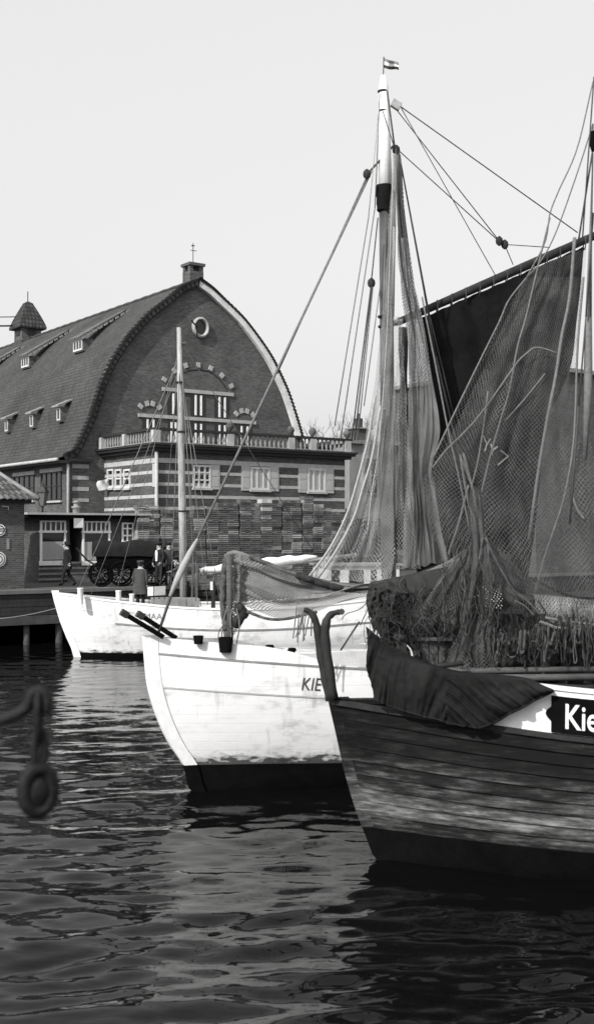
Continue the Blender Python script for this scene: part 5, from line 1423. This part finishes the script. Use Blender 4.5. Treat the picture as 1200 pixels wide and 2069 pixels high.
# gathered fall of net from the knot to the deck, and the long fold towards the swag
nD = thing('fishing_net', 'net gathered at a knot below the sail and falling to the dark deck', 'net', X3(975, 1345, .4), 0)
sheet('net_panel', [(950, 985), (945, 1030), (950, 1090), (945, 1160), (935, 1240), (912, 1310), (895, 1352)], [(972, 985), (978, 1040), (982, 1090), (995, 1150), (992, 1240), (990, 1300), (1005, 1350)], lambda px, py, f, v: 14.9 - .3 * v, 36, 40, 'net_fall', '', fold=.07, freq=4, seed=6, parent=nD)
sheet('net_panel', [(962, 1085), (975, 1140), (1000, 1190), (1030, 1222), (1060, 1248)], [(985, 1085), (1022, 1120), (1070, 1165), (1150, 1200), (1215, 1225)], lambda px, py, f, v: 15.1, 30, 30, 'net_fall', '', fold=.06, freq=3, seed=8, parent=nD)
sheet('net_panel', [(925, 1118), (915, 1140), (880, 1180), (850, 1230), (835, 1280)], [(970, 1085), (975, 1130), (960, 1190), (945, 1250), (935, 1300)], lambda px, py, f, v: 15.3, 26, 26, 'net_fall', '', fold=.08, freq=3, seed=12, parent=nD)
for pts in ([(975, 1085), (965, 1140), (950, 1190), (945, 1260), (925, 1320), (905, 1352)], [(980, 1085), (1000, 1130), (1035, 1190), (1065, 1215), (1100, 1250), (1130, 1268)], [(1040, 1214), (1060, 1225), (1078, 1244)], [(925, 1120), (900, 1160), (880, 1190)], [(985, 1100), (990, 1200), (988, 1300), (1000, 1345)]):
    netrope(pts, .014, 14.75, 'net_heap', nD)
# swagged net over the white boat's foredeck
nE = thing('fishing_net', 'bunched grey net swagged from a post across the white boat foredeck', 'net', X2(600, 1240, .3), 0)
tE = [(452, 1122), (470, 1112), (505, 1122), (545, 1140), (600, 1160), (660, 1174), (720, 1182), (770, 1178), (830, 1160), (880, 1142), (926, 1120)]
bE = [(450, 1180), (478, 1215), (520, 1235), (560, 1248), (600, 1246), (650, 1232), (700, 1214), (745, 1205), (800, 1222), (850, 1232), (890, 1210)]
sheet('net_panel', tE, bE, lambda px, py, f, v: 19.3 - .9 * v - .15 * f, 26, 80, 'net_swag', '', fold=.08, freq=3, seed=21, parent=nE, grow=(1, 1))
sheet('net_panel', tE, [(x, y - 25) for x, y in bE], lambda px, py, f, v: 19.15 - .9 * v, 26, 80, 'net_swag', '', fold=.08, freq=2, seed=24, parent=nE, grow=(1, 1))
sheet('net_panel', [(452, 1120), (448, 1180), (447, 1240), (452, 1285)], [(488, 1118), (494, 1180), (488, 1240), (470, 1285)], lambda px, py, f, v: 19.0, 20, 30, 'net_swag', '', fold=.06, freq=2, seed=22, parent=nE, grow=(1, 1))
def roll(pts, d, r0, nm='rolled_edge', par=None, m='net_heap', k=40):
    c = curve_pts(pts, k)
    MB().tube([at(x, y, d + .02 * math.sin(i)) for i, (x, y) in enumerate(c)], [r0 * (.75 + .4 * abs(noise.noise((i * .35, r0 * 40, 0)))) for i in range(k)], 8).build(nm, m, par or nE, smooth=True, world=True)
roll([(505, 1124), (545, 1141), (600, 1160), (650, 1174), (700, 1182), (760, 1186)], 18.9, .045)
roll([(600, 1162), (660, 1182), (720, 1192), (765, 1190)], 18.7, .07, m='net_dark')
roll([(456, 1130), (452, 1170), (450, 1220), (456, 1262), (460, 1290)], 18.9, .06)
roll([(480, 1225), (492, 1238), (484, 1250), (478, 1262)], 18.7, .10, 'net_bundle', m='net_dark')
roll([(500, 1236), (540, 1250), (580, 1250), (640, 1236)], 18.5, .03)
for k in range(8):
    x = 600 + k * 4.5
    netrope([(x, 1225), (x - 4 + 3 * math.sin(k), 1255), (x - 8 + 5 * math.sin(k * 2), 1290 + 8 * math.sin(k * 1.7))], .010, 17.4 + .08 * k, 'rope_mid', nE)
for pts in ([(447, 1295), (452, 1255), (460, 1225)], [(468, 1295), (466, 1250), (470, 1230)], [(478, 1230), (484, 1262), (478, 1300)]):
    netrope(pts, .012, 18.4, 'rope_mid', nE)
# dark heaped net and hanging bights on the foreground boat
heap = MB(); rows = []
for i in range(40):
    row = []
    for j in range(14):
        x = 1.2 + 4.6 * i / 39; y = -.35 + 1.35 * j / 13
        h = (.55 + .30 * noise.noise((x * 1.3, y * 2, 0)) + .16 * noise.noise((x * 4, y * 4, 2)) + .07 * noise.noise((x * 11, y * 11, 4))) * math.sin(math.pi * (j + .2) / 13.4) ** .5 * (math.sin(math.pi * min((i + .5) / 12, 1) / 2) if i < 12 else 1)
        row.append(INV[s3.name].inverted() @ Vector((x, y, 1.62 + h)))
    rows.append(row)
heap.grid(rows); tag(heap.build('net_heap', 'net_dark', smooth=True), 'dark heap of wet net piled on the foreground boat deck', 'net')
nG = thing('fishing_net', 'dark murky net curtain hanging behind the bow canvas', 'net', X3(880, 1345, -.3), 0)
sheet('net_panel', [(748, 1176), (752, 1210), (775, 1250), (810, 1300), (840, 1352)], [(1030, 1120), (1036, 1180), (1040, 1230), (1030, 1290), (1020, 1352)], lambda px, py, f, v: 15.9, 50, 40, 'net_murk', '', fold=.10, freq=6, seed=41, parent=nG)
sheet('net_panel', [(752, 1180), (770, 1220), (800, 1270), (820, 1310)], [(960, 1140), (980, 1200), (1000, 1260), (990, 1330)], lambda px, py, f, v: 15.5, 40, 40, 'net_murk', '', fold=.12, freq=5, seed=44, parent=nG)
nF_ = thing('fishing_net', 'row of net bights hanging from the rail rope of the foreground boat', 'net', X3(1140, 1270, .35), 0)
rnd = random.Random(5)
for k in range(52):
    x0 = 990 + k * 4.4 + rnd.uniform(-6, 6); w = rnd.uniform(6, 22); y0 = (1250 if x0 > 1090 else 1275) + rnd.uniform(-12, 22); y1 = rnd.uniform(1295, 1348)
    m_ = (y0 + y1) / 2; j_ = lambda a: rnd.uniform(-a, a)
    pts = [(x0, y0), (x0 + 2 + j_(5), m_ - 12 + j_(8)), (x0 + 3 + j_(4), m_ + 10 + j_(6)), (x0 + w * .4, y1), (x0 + w * .7 + j_(3), y1 - 8 + j_(6)), (x0 + w + j_(6), m_ + j_(12)), (x0 + w + j_(3), y0 + j_(10))]
    d_ = X3(x0, 1300, .25 + rnd.uniform(0, .25)).y
    roll(pts, d_, rnd.choice((.006, .008, .012, .02)), 'net_bight', nF_, rnd.choice(('net_dark', 'net_dark', 'net_heap', 'rope')), 22)
sheet('net_panel', [(1075, 1200), (1085, 1230), (1095, 1262)], [(1230, 1215), (1230, 1240), (1230, 1280)], lambda px, py, f, v: 15.0, 40, 14, 'net_swag', '', fold=.08, freq=6, seed=31, parent=nF_)
for k in range(22):
    x0 = 1090 + k * 6 + rnd.uniform(-3, 3); roll([(x0, 1238 + rnd.uniform(-6, 8)), (x0 + rnd.uniform(-3, 5), 1262), (x0 + rnd.uniform(-3, 5), 1284 + rnd.uniform(-14, 12))], 14.85, rnd.uniform(.008, .02), 'net_tuft', nF_, 'net_heap', 8)

def tangle(n, xr, yr0, yr1, d0, d1, r, m, label_parent, seed, wig=9):
    rd = random.Random(seed); mb = MB()
    for k in range(n):
        x = rd.uniform(*xr); y0 = rd.uniform(*yr0); y1 = rd.uniform(*yr1); d = rd.uniform(d0, d1); dx = rd.gauss(0, 26)
        pts = [(x + dx * t + wig * noise.noise((k * 1.7, t * 3, seed)) + wig * .5 * noise.noise((k * 1.7, t * 8, seed + 2)), y0 + (y1 - y0) * t + 6 * noise.noise((k * 2.3, t * 4, 7))) for t in (0, .2, .4, .6, .8, 1)]
        mb.tube([at(px, py, d) for px, py in curve_pts(pts, 14)], rd.uniform(*r), 4, cap=False)
    return mb.build('strands', m, label_parent, smooth=True, world=True)
tangle(46, (760, 1000), (1165, 1300), (1230, 1352), 14.9, 15.5, (.003, .009), 'net_dark', nG, 61, 26)
tangle(20, (770, 1000), (1150, 1290), (1230, 1350), 14.8, 15.4, (.002, .006), 'net_heap', nG, 62, 28)
tangle(70, (752, 850), (1186, 1260), (1240, 1318), 14.45, 14.8, (.002, .007), 'net_dark', nG, 71, 14)
tangle(16, (755, 850), (1186, 1260), (1235, 1312), 14.4, 14.7, (.002, .004), 'net_heap', nG, 72, 16)
tangle(60, (1000, 1205), (1205, 1290), (1290, 1352), 14.75, 15.2, (.003, .010), 'net_dark', nF_, 64, 24)
tangle(22, (1010, 1205), (1215, 1290), (1260, 1350), 14.7, 15.1, (.002, .006), 'net_heap', nF_, 65, 26)
tangle(12, (890, 1010), (1100, 1200), (1260, 1352), 14.5, 14.9, (.003, .008), 'net_heap', nD, 66, 24)
tangle(26, (890, 1010), (1120, 1230), (1260, 1352), 14.5, 14.9, (.003, .009), 'net_dark', nD, 67, 20)
def lump(px, py, d, rx, ry, rz, m, par, seed):
    rows = []; c = at(px, py, d)
    for i in range(13):
        th = math.pi * i / 12; row = []
        for j in range(18):
            ph = 2 * math.pi * j / 18; v = Vector((math.sin(th) * math.cos(ph), math.sin(th) * math.sin(ph), math.cos(th)))
            k = 1 + .45 * noise.noise(v * 1.6 + Vector((seed, 0, 0))) + .22 * noise.noise(v * 4.5 + Vector((seed, 3, 0)))
            row.append(c + Vector((v.x * rx * k, v.y * ry * k, v.z * rz * k)))
        rows.append(row)
    MB().grid(rows, close=True).build('net_lump', m, par, smooth=True, world=True)
for a in ((790, 1225, 15.5, .30, .3, .34, 1), (850, 1215, 15.7, .42, .3, .26, 2), (838, 1275, 15.5, .34, .3, .30, 3), (905, 1230, 15.7, .35, .3, .30, 4), (945, 1300, 15.5, .28, .3, .34, 5), (1030, 1320, 15.2, .30, .3, .24, 7), (1085, 1335, 15.1, .26, .25, .18, 8)):
    lump(a[0], a[1], a[2], a[3], a[4], a[5], 'net_dark', nG, a[6] * 3.3)
# tarpaulin (stowed dark jib) over the bow of the foreground boat
topc = curve_pts([(740, 1266), (764, 1286), (794, 1306), (830, 1324), (868, 1340), (930, 1356), (1000, 1362), (1064, 1370), (1116, 1392)], 49)
botc = curve_pts([(753, 1412), (790, 1427), (832, 1441), (876, 1452), (916, 1463), (948, 1468), (986, 1466), (1042, 1434), (1117, 1396)], 49)
def near3(px):
    u = u_at(px, .1); return (INV[s3.name].inverted() @ Vector(side3(float(u), .1))).y
nr3 = [near3(max(x, 715)) for x, _ in botc[::6]]; nr3 = spl([b[0] for b in botc[::6]], nr3)
rows = []; nvt = 64; NJ = 150
tj = spl(list(range(49)), [p[0] for p in topc]), spl(list(range(49)), [p[1] for p in topc]); bj = spl(list(range(49)), [p[0] for p in botc]), spl(list(range(49)), [p[1] for p in botc])
for i in range(nvt + 1):
    v = i / nvt; row = []
    for j in range(NJ + 1):
        f = j / NJ; k = f * 48
        px = tj[0](k) + (bj[0](k) - tj[0](k)) * v; py = tj[1](k) + (bj[1](k) - tj[1](k)) * v
        px -= 4 * math.sin(math.pi * v) * max(0, 1 - f * 5) - 3 * math.sin(v * 9) * max(0, 1 - f * 5)
        py += 5 * noise.noise((f * 14, v * 2, 2)) * v
        inb = smooth((px - 790) / 80)
        d = nr3(px) - .20 + .34 * (1 - smooth(v * (3.5 + 11 * inb))) - .07 * math.sin(math.pi * v)
        # hanging folds, creases and rumples
        q_ = px * .045 + .9 * noise.noise((px * .012, py * .012, 5)) + (py - 1350) * .006 * (1 if px < 900 else -2.2)
        q2 = (px * .8 + py * (.25 if px < 900 else -1.1)) * .03 + .7 * noise.noise((px * .008, py * .006, 9))
        fo = noise.noise((q2 * 1.6, v * .8, 3)) + .55 * noise.noise((q2 * 4.2, v * 1.1, 6)) + .22 * noise.noise((q2 * 9, v * 2, 8))
        d -= .12 * fo * (.35 + .65 * v) + .05 * noise.noise((px * .012, py * .014, 3)) + .012 * noise.noise((px * .08, py * .07, 11))
        row.append(at(px, py, d))
    rows.append(row)
tpm = MB(); tpm.grid(rows); tpo = tpm.build('stowed_jib', 'canvas_tarp', smooth=True, fixn=False)
INV[tpo.name] = Matrix.Identity(4)
MB().tube([p + Vector((0, -.015, 0)) for p in rows[-1]], .013, 6).build('hem_rope', 'canvas_tarp', tpo, smooth=True)
so = tpo.modifiers.new('thickness', 'SOLIDIFY'); so.thickness = .015; so.offset = 1
tag(tpo, 'dark canvas stowed over the bow of the foreground boat', 'canvas')
# bunched brown net on top of the bow canvas
bn = MB(); rows = []
for i in range(45):
    row = []
    for j in range(45):
        f, v = j / 44, i / 44
        px = 742 - 14 * math.sin(math.pi * min(v * 1.1, 1)) + 34 * v + f * 85 * (1 - .1 * v) + 7 * noise.noise((f * 3, v * 6, 4)); py = 1186 + 118 * v + 14 * f + 16 * f * v + 7 * noise.noise((f * 4, v * 5, 8))
        d = 14.9 - .25 * math.sin(math.pi * f) - .15 * v + .12 * noise.noise((f * 4, v * 5, 1))
        d += .10 * noise.noise((f * 13, v * 15, 5)) + .05 * noise.noise((f * 28, v * 30, 6))
        row.append(at(px, py, d))
    rows.append(row)
bn.grid(rows); tag(bn.build('net_bundle', 'net_dark', smooth=True), 'dark bunch of net lying on top of the bow canvas', 'net')

# ================================================================ FOREGROUND HOOK (on the photographer's ship)
DH = 3.3
M['hook_iron'] = mat('black iron', .009, rough=.6, var=.6, scale=40, bump=.4, spec=.2)
hk = thing('hanging_hook', 'blurred iron bar and hook carrying a hanging shackle ring above the water', 'hook', at(80, 1640, DH), 0)
pts = [(-260, 1590), (-120, 1515), (-20, 1465), (40, 1440), (60, 1420), (66, 1402), (80, 1395), (93, 1404), (97, 1425), (94, 1442)]
MB().tube([at(x, y, DH) for x, y in curve_pts(pts, 36)], [.018] * 22 + [.015 - .006 * max(0, i - 9) / 5 for i in range(14)], 10).build('hook_bar', 'hook_iron', hk, smooth=True, world=True)
ZX, ZZ, ZY = Vector((1, 0, 0)), Vector((0, 0, 1)), Vector((0, 1, 0))
MB().ring(at(79, 1446, DH), .035, .012, ZY, ZZ, 22, 8, .5, 2.0).build('link', 'hook_iron', hk, smooth=True, world=True)
MB().ring(at(80, 1515, DH), .030, .013, (ZX * .8 + ZY * .6), ZZ, 22, 8, .55, 2.1).build('link', 'hook_iron', hk, smooth=True, world=True)
MB().ring(at(78, 1596, DH), .050, .022, (ZX * .85 + ZY * .5).normalized(), ZZ, 28, 10, .84, 1.25).build('ring', 'hook_iron', hk, smooth=True, world=True)
sv = MB(); sv.lathe([(.002, -.020), (.030, -.018), (.040, -.008), (.032, 0), (.040, .008), (.030, .018), (.002, .020)], (0, 0, 0), 24)
nrm_ = (ZX * .85 + ZY * .5).normalized().cross(ZZ); ax_ = (ZX * .85 + ZY * .5).normalized()
sv.v = [tuple(at(78, 1600, DH) + ax_ * v[0] * .85 + ZZ * v[1] * 1.25 + nrm_ * v[2]) for v in sv.v]
sv.build('sheave', 'hook_iron', hk, smooth=True, world=True)
# mooring hawser low over the water
hw = [at(-250, 2010, 9.6), at(60, 2022, 9.6), at(250, 2036, 9.7), at(450, 2046, 9.9), at(640, 2038, 10.4), at(860, 1990, 11.6), at(1100, 1800, 13.0), at(1200, 1640, 13.3)]

# ================================================================ CAMERA, LIGHT, WORLD
cam = bpy.data.cameras.new('camera'); co_ = bpy.data.objects.new('camera', cam); COL.objects.link(co_)
co_.location = (0, 0, CH); co_.rotation_euler = (math.radians(90), 0, 0)
cam.sensor_fit = 'VERTICAL'; cam.sensor_height = 110; cam.sensor_width = 110; cam.lens = 110 * F / 2069.0
cam.shift_y = (HY - 2069 / 2.0) / 2069.0
cam.clip_start = .1; cam.clip_end = 6000
cam.dof.use_dof = True; cam.dof.focus_distance = 42; cam.dof.aperture_fstop = 7.5
SC.camera = co_

SUN_EL, SUN_AZ = math.radians(36), math.radians(180 + 37)        # behind the camera, to its left
sd = Vector((math.sin(SUN_AZ) * math.cos(SUN_EL), math.cos(SUN_AZ) * math.cos(SUN_EL), math.sin(SUN_EL)))
sl = bpy.data.lights.new('sun', 'SUN'); sl.energy = 2.7; sl.angle = math.radians(.6); sl.color = (1, .985, .96)
so_ = bpy.data.objects.new('sun', sl); COL.objects.link(so_); so_.rotation_euler = (-sd).to_track_quat('-Z', 'Y').to_euler(); so_.location = (-20, -30, 40)
w = bpy.data.worlds.new('World'); SC.world = w; w.use_nodes = True
nt = w.node_tree; bg = nt.nodes['Background']
sky = nd(nt, 'ShaderNodeTexSky'); sky.sky_type = 'NISHITA'; sky.sun_disc = False
sky.sun_elevation = SUN_EL; sky.sun_rotation = SUN_AZ; sky.air_density = 1.6; sky.dust_density = 7.0; sky.ozone_density = 1.0
bw = nd(nt, 'ShaderNodeRGBToBW'); nt.links.new(sky.outputs[0], bw.inputs[0])
veil = nd(nt, 'ShaderNodeMix', data_type='FLOAT'); veil.inputs[0].default_value = .72; veil.inputs[3].default_value = 3.7   # thin bright overcast veil
nt.links.new(bw.outputs[0], veil.inputs[2]); nt.links.new(veil.outputs[0], bg.inputs['Color']); bg.inputs['Strength'].default_value = .15
SC.view_settings.view_transform = 'Standard'; SC.view_settings.look = 'None'; SC.view_settings.exposure = .75; SC.view_settings.gamma = 1
SC.cycles.transparent_max_bounces = 24; SC.cycles.max_bounces = 6
